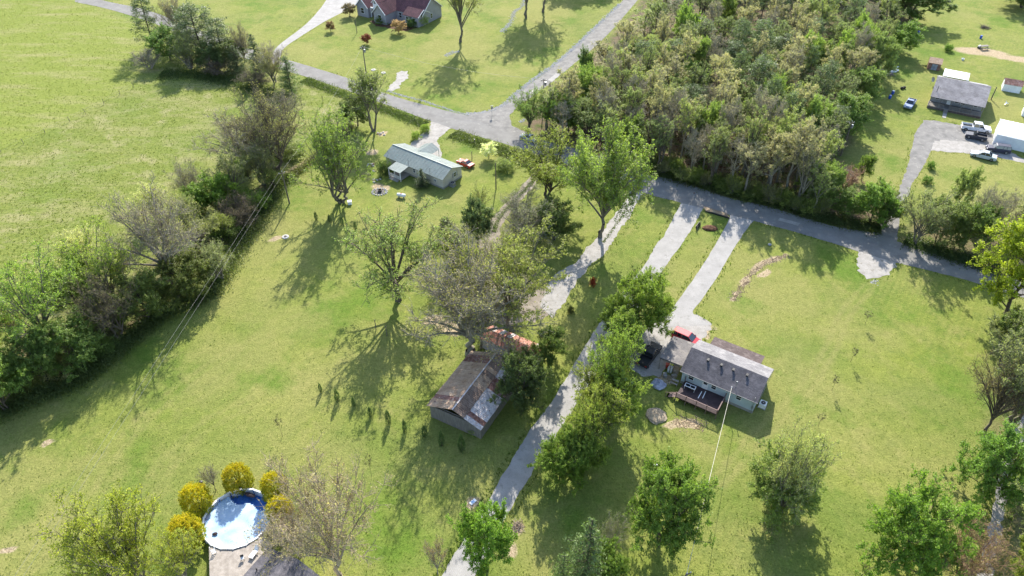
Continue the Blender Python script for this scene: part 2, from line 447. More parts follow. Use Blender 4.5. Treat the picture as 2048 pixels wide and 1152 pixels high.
dry = fbm(X, Y, 26, 61) * .55 + np.clip(fbm(X, Y, 9, 71) - .45, 0, 1) * .9
for a in ((640, 100, 14, 6, -.4, 41), (770, 110, 8, 4, -.3, 42), (1500, 600, 8, 7, .5, 43), (1410, 880, 7, 4, -.2, 44), (1250, 600, 5, 5, 0, 45), (1560, 730, 6, 8, .6, 46), (560, 950, 20, 8, 0, 47), (60, 1080, 8, 4, .4, 48), (720, 30, 16, 8, 0, 49)):
    dry = np.maximum(dry, blob(*a) * .75)
lush = np.clip(fbm(X, Y, 14, 81) - .5, 0, 1) * 2.2
for a in ((230, 110, 9, 5, .3, 51), (1590, 700, 4, 9, .8, 52), (1540, 840, 9, 4, -.3, 53), (1700, 1050, 8, 6, .3, 54), (150, 650, 5, 4, 0, 55), (720, 230, 9, 4, -.5, 56), (870, 350, 10, 7, 0, 57), (1620, 700, 4, 8, .8, 58), (620, 640, 9, 7, 0, 59), (1430, 1000, 8, 7, 0, 60), (1010, 1090, 5, 5, 0, 62)):
    lush = np.maximum(lush, blob(*a) * .8)
def tracks(pix, off, wid):
    """a pair of wheel tracks worn in the grass along a pixel line"""
    L = smooth_line(world_poly(pix), 2.0); d = np.full(X.shape, 1e9)
    for a, b in zip(L, L[1:]):
        e = b - a; t = np.clip(((X - a.x) * e.x + (Y - a.y) * e.y) / e.length_squared, 0, 1)
        d = np.minimum(d, np.hypot(X - a.x - t * e.x, Y - a.y - t * e.y))
    return np.clip(1 - np.abs(d - off) / wid, 0, 1)
worn = np.maximum(tracks([(1735, 575), (1690, 630), (1660, 700), (1600, 790), (1530, 860), (1440, 960)], .8, .75),
       np.maximum(tracks([(470, 700), (330, 800), (230, 900), (150, 1010), (60, 1130)], .9, .8) * .7, tracks([(560, 780), (400, 860), (280, 1000)], 1.0, .8) * .5))
worn = np.maximum(worn, tracks([(700, 590), (560, 640), (440, 760), (380, 800)], .9, .8) * .4)
dry = np.clip(dry + worn * .8, 0, 1)
me = D.meshes.new('ground')
nx, ny = len(gx), len(gy)
idx = np.arange(nx * ny).reshape(ny, nx)
F = np.stack([idx[:-1, :-1], idx[:-1, 1:], idx[1:, 1:], idx[1:, :-1]], -1).reshape(-1, 4)
ground_me = mesh_np('ground', np.stack([X, Y, np.zeros_like(X)], 1), F, 4)
for nm, arr in (('mask_a', (pasture, dry, dirt)), ('mask_b', (litter, lush, upper))):
    ca = ground_me.color_attributes.new(nm, 'FLOAT_COLOR', 'POINT')
    c4 = np.ones((len(X), 4), np.float32); c4[:, :3] = np.stack(arr, 1); ca.data.foreach_set('color', c4.ravel())

m, n, b = newmat('grass_ground')
co = objco(n)
def attr(nm):
    a = N(n, 'ShaderNodeAttribute', attribute_name=nm); s_ = N(n, 'ShaderNodeSeparateColor'); n.links.new(a.outputs['Color'], s_.inputs[0]); return s_.outputs
pa, dr, di = attr('mask_a'); li, lu, upr = attr('mask_b')
fine = noise(n, co, 3.6, 7, .78); mid = noise(n, co, .45, 5, .65); big = noise(n, co, .07, 4, .6)
mp = N(n, 'ShaderNodeMapping'); mp.inputs['Scale'].default_value = (.55, 2.0, 1); mp.inputs['Rotation'].default_value = (0, 0, .5); n.links.new(co, mp.inputs[0])
streak = noise(n, mp.outputs[0], 1.3, 8, .8)
lawn = mix(n, ramp(n, mid, .35, .68), (.088, .134, .019), (.166, .203, .040))
lawn = mix(n, ramp(n, big, .38, .62), lawn, mix(n, .5, lawn, (.20, .225, .04)))
lawn = mix(n, ramp(n, noise(n, co, .19, 6, .72), .50, .72), lawn, (.215, .21, .068))
lawn = mix(n, ramp(n, noise(n, co, .26, 6, .75), .54, .70), lawn, (.085, .135, .022))
lawn = mix(n, mix(n, 1.0, lu, (.75, .75, .75), 'MULTIPLY'), lawn, (.085, .142, .020))
lawn = mix(n, mix(n, 1.0, dr, (.62, .62, .62), 'MULTIPLY'), lawn, (.235, .215, .085))
past = mix(n, ramp(n, streak, .32, .62), (.068, .108, .015), (.195, .212, .052))
past = mix(n, ramp(n, noise(n, co, .16, 5, .7), .52, .68), past, (.255, .235, .115))
past = mix(n, mix(n, 1.0, lu, (.5, .5, .5), 'MULTIPLY'), past, (.09, .15, .02))
upf = mix(n, ramp(n, streak, .35, .65), (.108, .146, .020), (.215, .235, .056))
past = mix(n, upr, past, upf)
past = mix(n, ramp(n, noise(n, mp.outputs[0], .10, 6, .7), .48, .66), past, mix(n, .6, past, (.27, .24, .12)))
mw = N(n, 'ShaderNodeTexWave', wave_type='BANDS', bands_direction='X'); mw.inputs['Scale'].default_value = .30; mw.inputs['Distortion'].default_value = 6; mw.inputs['Detail'].default_value = 3; mw.inputs['Detail Scale'].default_value = .12
mq = N(n, 'ShaderNodeMapping'); mq.inputs['Rotation'].default_value = (0, 0, .62); n.links.new(co, mq.inputs[0]); n.links.new(mq.outputs[0], mw.inputs['Vector'])
lawn = mix(n, ramp(n, noise(n, co, .045, 3), .48, .62), lawn, mix(n, .8, lawn, ramp(n, mw.outputs['Fac'], .1, .9, (.93, .96, .92), (1.07, 1.04, 1.06)), 'MULTIPLY'))
lawn = mix(n, ramp(n, noise(n, co, .032, 5, .62), .47, .60), lawn, mix(n, .62, lawn, (.23, .22, .075)))
lawn = mix(n, ramp(n, noise(n, mq.outputs[0], .055, 6, .68), .53, .66), lawn, mix(n, .8, lawn, (.085, .15, .018)))
g = mix(n, pa, lawn, past)
soilc = mix(n, ramp(n, fine, .35, .65), (.24, .17, .105), (.44, .36, .25))
dm = ramp(n, mix(n, .5, di, mix(n, 1.0, di, ramp(n, fine, .2, .8), 'OVERLAY')), .22, .62)
g = mix(n, dm, g, soilc)
lit = mix(n, ramp(n, fine, .3, .7), (.075, .052, .032), (.20, .15, .105))
lit = mix(n, ramp(n, noise(n, co, .35, 4), .45, .62), lit, (.07, .095, .022))
g = mix(n, li, g, lit)
g = mix(n, .75, g, ramp(n, fine, .25, .75, (.46, .50, .42), (1.52, 1.48, 1.5)), 'MULTIPLY')
g = mix(n, .55, g, ramp(n, noise(n, co, 1.15, 6, .75), .34, .66, (.66, .72, .6), (1.28, 1.24, 1.25)), 'MULTIPLY')
n.links.new(g, b.inputs['Base Color'])
b.inputs['Roughness'].default_value = .95; b.inputs['Specular IOR Level'].default_value = .1
hgt = mix(n, mix(n, 1.0, pa, (.35, .35, .35), 'MULTIPLY'), fine, streak)
bn = N(n, 'ShaderNodeBump'); bn.inputs['Strength'].default_value = .8; bn.inputs['Distance'].default_value = .2
n.links.new(hgt, bn.inputs['Height']); n.links.new(bn.outputs[0], b.inputs['Normal'])
M['ground'] = m
go = link('ground', ground_me, M['ground']); go['kind'] = 'structure'

# ---- grass tufts: real blades standing on the ground, thick in the pasture and along the verges
def grass_tufts():
    n_ = 150000
    # even scatter over the ground, thinned with distance
    ya = 42 + (300 - 42) * RNG.random(n_ * 5) ** 1.6
    xa = (RNG.random(n_ * 5) * 2 - 1) * (ya * .74 + 34)
    dens = np.clip(70 / (ya + 5), 0, 1) ** .6
    field = sdist(xa, ya, world_poly(field_edge)) < 0
    keep = RNG.random(len(xa)) < dens * np.where(field, .9, .14) * (fbm(xa, ya, 3.0, 5) * 1.3)
    pav = np.full(len(xa), 99.0)
    for P in PAVED: pav = np.minimum(pav, sdist(xa, ya, P[::max(1, len(P) // 60)]))
    verge = (pav > 0) & (pav < 1.0)
    keep = (keep & (pav > .1)) | (verge & (RNG.random(len(xa)) < .22))
    xa, ya, field, verge = xa[keep][:n_], ya[keep][:n_], field[keep][:n_], verge[keep][:n_]
    k = len(xa)
    hh = np.where(field, .07 + .15 * RNG.random(k), .05 + .09 * RNG.random(k)) * np.where(verge & ~field, 1.9, 1)
    V = np.zeros((k, 3, 3, 3)); 
    for j in range(3):
        a = RNG.random(k) * 6.283; l = hh * (.5 + RNG.random(k)); wd = l * .28
        bx = xa + np.cos(a * 3.1) * hh * .3; by = ya + np.sin(a * 3.1) * hh * .3
        V[:, j, 0] = np.stack([bx - np.sin(a) * wd, by + np.cos(a) * wd, np.zeros(k)], 1)
        V[:, j, 1] = np.stack([bx + np.sin(a) * wd, by - np.cos(a) * wd, np.zeros(k)], 1)
        V[:, j, 2] = np.stack([bx + np.cos(a) * l * .6, by + np.sin(a) * l * .6, l], 1)
    t = fbm(xa, ya, 6, 9)[:, None]
    r = RNG.random((k, 1))
    c = np.where(field[:, None], np.array([.09, .13, .018]) * (1 - t) + np.array([.22, .22, .07]) * t, np.array([.10, .155, .022]) * (1 - t) + np.array([.175, .205, .045]) * t)
    c = c * (.75 + .55 * r)
    me = mesh_np('grass_tufts', V.reshape(-1, 3), np.arange(k * 9).reshape(-1, 3), 3, np.repeat(c, 9, 0))
    o = link('grass', me, M['leaf']); o.color = (1, 1, 1, 1)
    tag(o, 'short tufts of grass across the lawns, verges and rough pasture', 'grass', kind='stuff')
grass_tufts()
# ------------------------------------------------------------------ trees
def prisms(S, E_, r0, r1, n=4):
    """tapered prisms from S to E_ (k,3)"""
    d = E_ - S; L = np.linalg.norm(d, axis=1, keepdims=True) + 1e-9; d = d / L
    up = np.where(np.abs(d[:, 2:3]) > .9, np.array([[1., 0, 0]]), np.array([[0., 0, 1]]))
    a = np.cross(d, up); a /= np.linalg.norm(a, axis=1, keepdims=True) + 1e-9; b = np.cross(d, a)
    V = []
    for P, r in ((S, r0), (E_, r1)):
        for k in range(n):
            t = 2 * math.pi * k / n
            V.append(P + (a * math.cos(t) + b * math.sin(t)) * r[:, None])
    V = np.stack(V, 1)                       # k, 2n, 3
    base = (np.arange(len(S)) * 2 * n)[:, None, None]
    f = np.array([[k, (k + 1) % n, (k + 1) % n + n, k + n] for k in range(n)])[None]
    return V.reshape(-1, 3), (base + f).reshape(-1, 4)

def join(parts):
    V = []; F = []; o = 0
    for v, f in parts: V.append(v); F.append(f + o); o += len(v)
    return np.concatenate(V), np.concatenate(F)

def leaves(C, size, rng, flat=.5, tone=None, tmix=(.7, .75, .6), tmx2=(1.3, 1.25, 1.2), asp=.6):
    """diamond leaf sprays at points C"""
    k = len(C)
    nrm = rng.normal(size=(k, 3)); nrm[:, 2] = np.abs(nrm[:, 2]) + flat; nrm /= np.linalg.norm(nrm, axis=1, keepdims=True)
    a = np.cross(nrm, rng.normal(size=(k, 3))); a /= np.linalg.norm(a, axis=1, keepdims=True) + 1e-9
    b = np.cross(nrm, a); s = (size * (.55 + .9 * rng.random(k)))[:, None]
    V = np.stack([C - a * s, C - b * s * asp, C + a * s, C + b * s * asp], 1).reshape(-1, 3)
    F = np.arange(4 * k).reshape(-1, 4)
    t = rng.random((k, 1)) if tone is None else np.clip(tone + (rng.random(k) - .5) * .5, 0, 1)[:, None]
    c = np.array(tmix) * (1 - t) + np.array(tmx2) * t
    return V, F, np.repeat(c, 4, 0)

def bez(p0, p1, p2, ts): 
    ts = ts[:, None]; return p0 * (1 - ts) ** 2 + 2 * p1 * ts * (1 - ts) + p2 * ts ** 2

def broadleaf(seed, h=12, r=5, stems=1, cb=.25, n1=11, n2=8, n3=6, lpt=9, lsize=.2, spread=.35, flatness=1.0, twig=.018, drop=0.0, topbias=1.0, fine=0, rtrunk=None, vase=0.0, fork=0.0, low=0, bark_twigs=True, core=0):
    """skeleton of limbs, branches and twigs reaching to the edge of the crown, leaf sprays on the twig ends"""
    rng = np.random.default_rng(seed)
    rt = rtrunk or h * .02
    segS = []; segE = []; r0 = []; r1 = []
    def line(P, ra, rb):
        k = len(P) - 1
        for i in range(k):
            segS.append(P[i]); segE.append(P[i + 1]); r0.append(ra + (rb - ra) * i / k); r1.append(ra + (rb - ra) * (i + 1) / k)
    cz = h * (cb + (1 - cb) * .42); hu = h - cz; hd_ = cz - h * cb * .8
    def env(dirv, f=1.0):   # uneven envelope
        lob = 1 + .16 * math.sin(3 * math.atan2(dirv[1], dirv[0]) + seed) + .10 * math.sin(5 * math.atan2(dirv[1], dirv[0]) + 2 * seed + dirv[2] * 4)
        x = dirv * np.array([r, r, hu if dirv[2] > 0 else hd_]) * f * lob
        return x + np.array([0, 0, cz])
    tips = []; limbs = []
    for s in range(stems):
        az = 6.283 * s / stems + rng.random(); off = (0 if stems == 1 else r * .05)
        lean = 0.0 if stems == 1 else .35
        base = np.array([math.cos(az) * off, math.sin(az) * off, 0])
        top = np.array([math.cos(az) * r * lean, math.sin(az) * r * lean, h * (.86 if stems == 1 else .8)])
        if fork: top = base + np.array([math.cos(az) * r * .06 * stems, math.sin(az) * r * .06 * stems, h * fork * 1.5])
        P = np.stack([base + (top - base) * t + (rng.normal(size=3) * r * .035 * (1 if 0 < t < 1 else 0)) for t in np.linspace(0, 1, 7)])
        line(P, rt / math.sqrt(stems) * (1 if stems == 1 else 1.15), rt * (.6 if fork else .12))
        segS.append(base + [0, 0, -.3]); segE.append(base + [0, 0, .5]); r0.append(rt * 1.5 / math.sqrt(stems)); r1.append(rt / math.sqrt(stems))
        for i in range(n1):
            t = cb * .9 + (.9 - cb * .9) * ((i + rng.random() * .7) / n1) ** .8
            p0 = P[0] + (P[-1] - P[0]) * t; j = int(t * 6); p0 = P[j] + (P[min(j + 1, 6)] - P[j]) * (t * 6 - j)
            a = i * 2.4 + az + rng.normal() * .25
            el = rng.uniform(-.25, .75) * topbias if stems == 1 else rng.uniform(-.3, .7)
            el = el * .6 + (t - .45) * 1.9 + vase
            if fork: t = .62 + .38 * rng.random(); x_ = t * 6; j = min(5, int(x_)); p0 = P[j] + (P[j + 1] - P[j]) * (x_ - j); el = .05 + 1.35 * rng.random() - (.35 if i % 4 == 0 else 0)
            d = np.array([math.cos(a) * math.cos(el), math.sin(a) * math.cos(el), math.sin(el)])
            e = env(d, rng.uniform(.78, .96) if not fork else rng.uniform(.88, 1.02)); e[2] = max(e[2], p0[2] * (.75 if not low else .35))
            m_ = p0 + (e - p0) * .45 + np.array([0, 0, np.linalg.norm(e - p0) * (.12 - drop)]) + rng.normal(size=3) * r * .05
            if fork: m_ = p0 * .45 + e * .55 + np.array([-d[0], -d[1], .9]) * r * .10 + rng.normal(size=3) * r * .05
            L = bez(p0, m_, e, np.linspace(0, 1, 6))
            if fork: line(L, rt * .5, rt * .07)
            else: line(L, rt * .42 * (1 - t * .5), rt * .07)
            limbs.append(L)
    subs = []
    for L in limbs:
        for k in range(n2):
            t = .28 + .72 * (k + rng.random()) / n2; x = t * 5; j = min(4, int(x)); p0 = L[j] + (L[j + 1] - L[j]) * (x - j)
            dirv = (L[j + 1] - L[j]); dirv /= np.linalg.norm(dirv)
            q = dirv * .7 + rng.normal(size=3) * .55 + np.array([0, 0, .35 - drop * 2]); q /= np.linalg.norm(q)
            ln = r * spread * rng.uniform(.7, 1.3) * (1.15 - t * .4)
            e = p0 + q * ln; m_ = p0 + q * ln * .5 + rng.normal(size=3) * ln * .1
            S_ = np.stack([p0, m_, e]); line(S_, rt * .10, rt * .035); subs.append(S_)
    Sb = np.stack(subs); k = len(Sb)
    # twigs, vectorised
    T = rng.random((k, n3)) * .75 + .25
    P0 = np.where(T[..., None] < .5, Sb[:, 0:1] + (Sb[:, 1:2] - Sb[:, 0:1]) * (T[..., None] * 2), Sb[:, 1:2] + (Sb[:, 2:3] - Sb[:, 1:2]) * (T[..., None] * 2 - 1))
    Dv = (Sb[:, 2] - Sb[:, 0])[:, None]; ln = np.linalg.norm(Dv, axis=2, keepdims=True)
    Q = Dv / ln * .6 + rng.normal(size=(k, n3, 3)) * .55 + np.array([0, 0, .25 - drop * 2]); Q /= np.linalg.norm(Q, axis=2, keepdims=True)
    E3 = P0 + Q * ln * rng.uniform(.35, .75, (k, n3, 1))
    P0 = P0.reshape(-1, 3); E3 = E3.reshape(-1, 3)
    parts = [prisms(np.array(segS), np.array(segE), np.array(r0), np.array(r1), 6)]
    if bark_twigs: parts.append(prisms(P0, E3, np.full(len(P0), twig * 1.4), np.full(len(P0), twig * .6), 3))
    if fine:   # bare spray of fine twigs
        rep = np.repeat(np.arange(len(P0)), fine); tt = rng.random((len(rep), 1)) * .8 + .2
        a0 = P0[rep] + (E3[rep] - P0[rep]) * tt; dv = (E3[rep] - P0[rep]); l_ = np.linalg.norm(dv, axis=1, keepdims=True)
        q = dv / l_ * .7 + rng.normal(size=a0.shape) * .5 + np.array([0, 0, .2]); q /= np.linalg.norm(q, axis=1, keepdims=True)
        e4 = a0 + q * l_ * rng.uniform(.3, .8, (len(rep), 1))
        parts.append(prisms(a0, e4, np.full(len(rep), twig * .8), np.full(len(rep), twig * .45), 3))
        src0, src1 = a0, e4
    else: src0, src1 = P0, E3
    wood = join(parts)
    nl = int(len(src0) * lpt)
    if nl < 1: nl = 1
    pick = rng.integers(0, len(src0), nl)
    t = (rng.random((nl, 1)) ** .6) * .95 + .15
    C = src0[pick] + (src1[pick] - src0[pick]) * t + rng.normal(size=(nl, 3)) * lsize * 1.1
    tone = rng.random(len(src0))[pick]
    # branch-sized light and dark sorts of leaf
    lv = leaves(C, lsize, rng, tone=tone)
    wm = mesh_np('trunk', wood[0], wood[1], 4); lm = mesh_np('crown', lv[0], lv[1], 4, lv[2])
    return wm, lm, h, r

def conifer(seed, h=12, r=2.6, cb=.08, whorls=22, per=7, lpb=60, lsize=.2, droop=.1, shape=1.0, rt=.14, irregular=.2):
    rng = np.random.default_rng(seed)
    S = [[0, 0, -.3]]; E_ = [[0, 0, h * .97]]; a0 = [rt]; a1 = [.03]
    C = []; tone = []
    for i in range(whorls):
        t = cb + (1 - cb) * i / whorls
        rad = r * ((1 - (i / whorls)) ** shape * .95 + .05)
        for k in range(per):
            a = rng.random() * 6.283; rr = rad * (1 + rng.normal() * irregular)
            p = np.array([0, 0, h * t + rng.normal() * .1]); el = .25 - droop + rng.normal() * .12
            e = p + np.array([math.cos(a) * rr, math.sin(a) * rr, math.sin(el) * rr])
            S.append(p); E_.append(e); a0.append(rt * .22); a1.append(.012)
            n_ = max(3, int(lpb * (rr / r)))
            u = rng.random((n_, 1)) ** .6
            C.append(p + (e - p) * u + rng.normal(size=(n_, 3)) * np.array([1, 1, .6]) * rr * .13); tone.append(np.full(n_, rng.random()) * .6 + .4 * u[:, 0])
    wood = prisms(np.array(S, float), np.array(E_, float), np.array(a0), np.array(a1), 5)
    lv = leaves(np.concatenate(C), lsize, rng, .2, np.concatenate(tone), (.55, .6, .6), (1.35, 1.3, 1.15), .35)
    return mesh_np('trunk', wood[0], wood[1], 4), mesh_np('crown', lv[0], lv[1], 4, lv[2]), h, r

def tallpine(seed, h=16, r=3, cb=.45):
    """bare stem below, rounded tufts of needles above"""
    rng = np.random.default_rng(seed)
    S = []; E_ = []; a0 = []; a1 = []; C = []; tone = []
    bend = rng.normal(size=2) * .4
    tp = [np.array([bend[0] * math.sin(t * 2), bend[1] * t * t, h * t * .97 - .3]) for t in np.linspace(0, 1, 8)]
    for i in range(7): S.append(tp[i]); E_.append(tp[i + 1]); a0.append(.2 - i * .022); a1.append(.2 - (i + 1) * .022)
    for i in range(46):
        t = cb + (.97 - cb) * (i + rng.random()) / 46; x = t * 7; j = min(6, int(x)); p = tp[j] + (tp[j + 1] - tp[j]) * (x - j)
        a = i * 2.4 + rng.normal() * .3; rr = r * math.sqrt(max(.05, 1 - ((t - cb - .12) / (1.0 - cb)) ** 2 * 1.05)) * rng.uniform(.55, 1.1)
        e = p + np.array([math.cos(a) * rr, math.sin(a) * rr, rr * rng.uniform(.05, .5)])
        S.append(p); E_.append(e); a0.append(.05); a1.append(.015)
        for q in range(4):
            c = p + (e - p) * rng.uniform(.45, 1.05) + rng.normal(size=3) * .25
            n_ = 34; C.append(c + rng.normal(size=(n_, 3)) * np.array([.36, .36, .24])); tone.append(np.full(n_, rng.random()))
    wood = prisms(np.array(S), np.array(E_), np.array(a0), np.array(a1), 5)
    lv = leaves(np.concatenate(C), .19, rng, .3, np.concatenate(tone), (.6, .65, .65), (1.35, 1.3, 1.1), .3)
    return mesh_np('trunk', wood[0], wood[1], 4), mesh_np('crown', lv[0], lv[1], 4, lv[2]), h, r

def dense_shell(seed, h=3, r=1.4, n=9000, lsize=.07, shape='dome', lump=.12, clump=220):
    """clipped or naturally dense bush: clumps of small leaves through the outer half of the volume"""
    rng = np.random.default_rng(seed)
    d = rng.normal(size=(clump, 3)); d[:, 2] = d[:, 2] * .9 + .1; d /= np.linalg.norm(d, axis=1, keepdims=True)
    f = rng.uniform(.72, 1.0, clump) * (1 + lump * rng.normal(size=clump))
    cz = h * .47
    z = d[:, 2] * h * .5
    K = np.stack([d[:, 0] * r * f, d[:, 1] * r * f, cz + z * f], 1)
    if lump < .1: jt = .035
    else: jt = .11
    if shape == 'cone': s_ = np.clip(1.25 - K[:, 2] / h, .12, 1); K[:, :2] *= s_[:, None]
    if shape == 'dome': s_ = np.where(K[:, 2] < cz, 1.0 / np.clip(np.sqrt(1 - np.clip(d[:, 2], -1, 0) ** 2), .62, 1), 1); K[:, :2] *= s_[:, None]
    K[:, 2] = np.maximum(K[:, 2], .05)
    pick = rng.integers(0, clump, n)
    C = K[pick] + rng.normal(size=(n, 3)) * np.array([r, r, h * .5]) * jt
    C[:, 2] = np.maximum(C[:, 2], .02)
    tone = rng.random(clump)[pick]
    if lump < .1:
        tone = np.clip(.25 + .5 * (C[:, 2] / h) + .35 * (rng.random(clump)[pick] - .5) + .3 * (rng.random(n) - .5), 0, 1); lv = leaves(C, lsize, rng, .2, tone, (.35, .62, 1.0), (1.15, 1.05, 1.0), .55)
    else: lv = leaves(C, lsize, rng, .2, tone, (.68, .72, .65), (1.3, 1.25, 1.2), .55)
    S = []; E_ = []; 
    for k in range(14):
        a = rng.random() * 6.283; S.append([math.cos(a) * .06 * r, math.sin(a) * .06 * r, -.1]); q = K[rng.integers(0, clump)] * .85; E_.append(q)
    wood = prisms(np.array(S), np.array(E_), np.full(14, r * .03), np.full(14, r * .008), 5)
    return mesh_np('trunk', wood[0], wood[1], 4), mesh_np('crown', lv[0], lv[1], 4, lv[2]), h, r

P = {}
P['maple'] = [broadleaf(11, 13, 6, 1, .18, 20, 10, 8, 19, .10, .34, fork=.2), broadleaf(12, 13, 6, 1, .2, 14, 9, 7, 14, .14, .36)]
P['leafy'] = [broadleaf(21, 10, 4.5, 1, .08, 20, 9, 7, 34, .095, .36), broadleaf(22, 10, 4.5, 1, .06, 20, 9, 7, 34, .095, .38), broadleaf(23, 10, 4.5, 3, .05, 8, 9, 7, 32, .095, .38)]
P['dense'] = [broadleaf(25, 10, 5, 1, .02, 30, 9, 7, 28, .095, .32, topbias=.6, low=1), broadleaf(26, 10, 5, 2, .02, 16, 9, 7, 28, .095, .32, topbias=.6, low=1)]
P['airy'] = [broadleaf(31, 12, 5, 1, .22, 16, 9, 7, 15, .085, .34, fork=.2), broadleaf(32, 12, 5, 2, .2, 10, 9, 7, 15, .085, .36, fork=.14), broadleaf(33, 12, 5, 3, .10, 8, 9, 7, 15, .085, .36, fork=.1)]
P['open'] = [broadleaf(35, 12, 5, 1, .24, 17, 10, 8, 9, .075, .36, fork=.2, rtrunk=.26, twig=.016)]
P['budding'] = [broadleaf(41, 12, 6, 1, .16, 22, 10, 6, 1.8, .07, .32, fine=3, twig=.018, fork=.2, rtrunk=.32), broadleaf(42, 12, 6, 2, .14, 12, 10, 7, 2.0, .07, .34, fine=3, twig=.018, fork=.13, rtrunk=.3)]
P['bare'] = [broadleaf(51, 9, 4, 3, .1, 6, 9, 7, 1.5, .055, .38, fine=4, twig=.013, fork=.1), broadleaf(52, 9, 4, 1, .2, 15, 9, 7, 1.5, .055, .38, fine=4, twig=.013, fork=.18)]
P['vase'] = [broadleaf(61, 15, 4, 3, .3, 8, 9, 7, 6, .10, .4, vase=.35, drop=-.02)]
P['forest_thin'] = [broadleaf(71, 13, 2.6, 1, .34, 12, 7, 6, 15, .072, .42), broadleaf(72, 13, 2.6, 1, .28, 13, 7, 6, 19, .072, .42), broadleaf(73, 13, 2.6, 2, .2, 7, 7, 6, 13, .072, .42, fork=.25), broadleaf(74, 13, 2.6, 1, .2, 16, 7, 6, 16, .072, .36, fork=.3)]
P['forest_bare'] = [broadleaf(81, 12, 2.8, 1, .25, 12, 7, 6, .9, .07, .45, fine=4, twig=.018), broadleaf(82, 12, 2.8, 2, .25, 8, 7, 6, 1.2, .07, .45, fine=4, twig=.018)]
P['tallpine'] = [tallpine(91), tallpine(92, 16, 3.2, .35), tallpine(93, 14, 3.4, .12)]
P['cedar'] = [conifer(95, 8, 1.9, .03, 26, 8, 60, .10, .05, .8), conifer(96, 8, 2.2, .03, 24, 8, 60, .10, .05, .7, irregular=.3)]
P['bush'] = [dense_shell(101, 2.4, 1.5, 7000, .07, 'dome', .2, 150), dense_shell(102, 2.4, 1.6, 7000, .07, 'dome', .3, 120)]
P['globe'] = [dense_shell(105, 3.2, 1.7, 22000, .05, 'dome', .04, 1100)]
P['cone'] = [dense_shell(107, 2.2, .7, 2400, .05, 'cone', .1, 90)]
P['sapling'] = [broadleaf(115, 3, .55, 1, .35, 6, 4, 4, 2.2, .07, .6, twig=.008, rtrunk=.022)]

def tree(name, label, sort, base, top_y, wpx, leafc, barkc=(.13, .105, .08), var=None, group=None, cat='tree', rot=None, lean=None, crown=True):
    """a tree at its foot's pixel, as tall as the photo's crown reaches, as wide as the photo shows"""
    if sort in ('leafy', 'dense', 'bush', 'globe', 'bare', 'budding'): base = (base[0], base[1] - wpx * (.2 if sort not in ('bare', 'budding') else .08))
    p = at(*base); s = FOC / (p.y * math.cos(TH) + CH * math.sin(TH))
    lo_, hi_ = .3, 40.0
    for _ in range(30):
        mid_ = (lo_ + hi_) / 2
        if proj(p.x, p.y, mid_)[1] > top_y: lo_ = mid_
        else: hi_ = mid_
    hgt = lo_
    return tree_at(name, label, sort, p, hgt, wpx / s / 2, leafc, barkc, var, group, cat, rot, lean)

TREES = []
def tree_at(name, label, sort, p, hgt, rad, leafc, barkc=(.13, .105, .08), var=None, group=None, cat='tree', rot=None, lean=None):
    v = P[sort]; wm, lm, h, r = v[(var if var is not None else random.randrange(len(v))) % len(v)]
    e = empty(name, p, random.random() * 6.283 if rot is None else rot)
    # the crown seen from above overhangs the tip: real height is a little less than the apparent one
    rad = rad * 1.04
    hh = max(hgt - rad * .2, hgt * .75)
    e.scale = (rad / r, rad / r, hh / h)
    if lean: e.rotation_euler = (lean[0], lean[1], e.rotation_euler[2])
    tag(e, label, cat, group)
    a = D.objects.new('trunk', wm); COL.objects.link(a); a.parent = e
    if not wm.materials: wm.materials.append(M['bark'])
    b_ = D.objects.new('crown', lm); COL.objects.link(b_); b_.parent = e
    if not lm.materials: lm.materials.append(M['needle'] if sort in ('tallpine', 'cedar', 'cone') else M['leaf'])
    k = 1 + random.uniform(-.08, .08)
    if sort in ('bare', 'budding', 'forest_bare', 'sapling'): barkc = tuple(c * 1.55 for c in barkc)
    a.color = (*[c * k for c in barkc], 1); b_.color = (leafc[0] * k * 1.68, leafc[1] * k * 1.62, leafc[2] * k * 1.4, 1) if leafc[1] > leafc[0] * 1.15 else (leafc[0] * k * 1.55, leafc[1] * k * 1.52, leafc[2] * k * 1.45, 1)
    TREES.append((p.x, p.y, rad))
    return e

# leaf colours
GR = (.125, .17, .034); GR2 = (.095, .14, .032); BRI = (.14, .215, .035); YG = (.17, .195, .04); OLV = (.13, .135, .055)
TANL = (.20, .165, .085); DK = (.045, .075, .022); PINE = (.075, .10, .055); SAGE = (.15, .175, .085); GREY = (.17, .16, .11); PALE = (.22, .235, .11)
BG = (.17, .155, .12); BT = (.20, .155, .10); BD = (.085, .07, .055)
# ---- single trees and shrubs of the lawns, each with what tells it apart
T_ = tree
T_('maple_tree', 'large bright green maple standing over the curved drive, its shadow across the gravel', 'maple', (1200, 474), 243, 182, (.135, .18, .05), BG, 0)
T_('shade_tree', 'light green tree with two stems beside the gravel farm track, tinged yellow at the top', 'airy', (1094, 398), 250, 140, YG, BD, 1)
T_('willow_tree', 'tall many-stemmed light green tree behind the small white box, trunk in deep shade', 'airy', (684, 406), 228, 135, (.13, .18, .045), BG, 2)
T_('open_tree', 'tall narrow vase-shaped tree with thin new leaves by the road above the green-roofed house', 'vase', (747, 262), 138, 92, (.15, .185, .05), BG, 0)
T_('round_tree', 'dense dark green oval tree left of the tall vase-shaped tree', 'leafy', (716, 264), 185, 62, (.075, .105, .035), BD, 0)
T_('forked_tree', 'open forked tree on the middle lawn showing its dark limbs through pale green leaves', 'open', (797, 600), 425, 205, (.15, .20, .06), (.12, .10, .08), 0)
T_('oak_tree', 'great spreading tan tree with budding twigs rising just behind the old barn', 'budding', (938, 728), 505, 262, (.215, .205, .07), BG, 0)
T_('second_oak', 'yellow green tree with thick grey trunk at the back of the rusty shed', 'airy', (1024, 668), 468, 195, (.18, .195, .055), BG, 0)
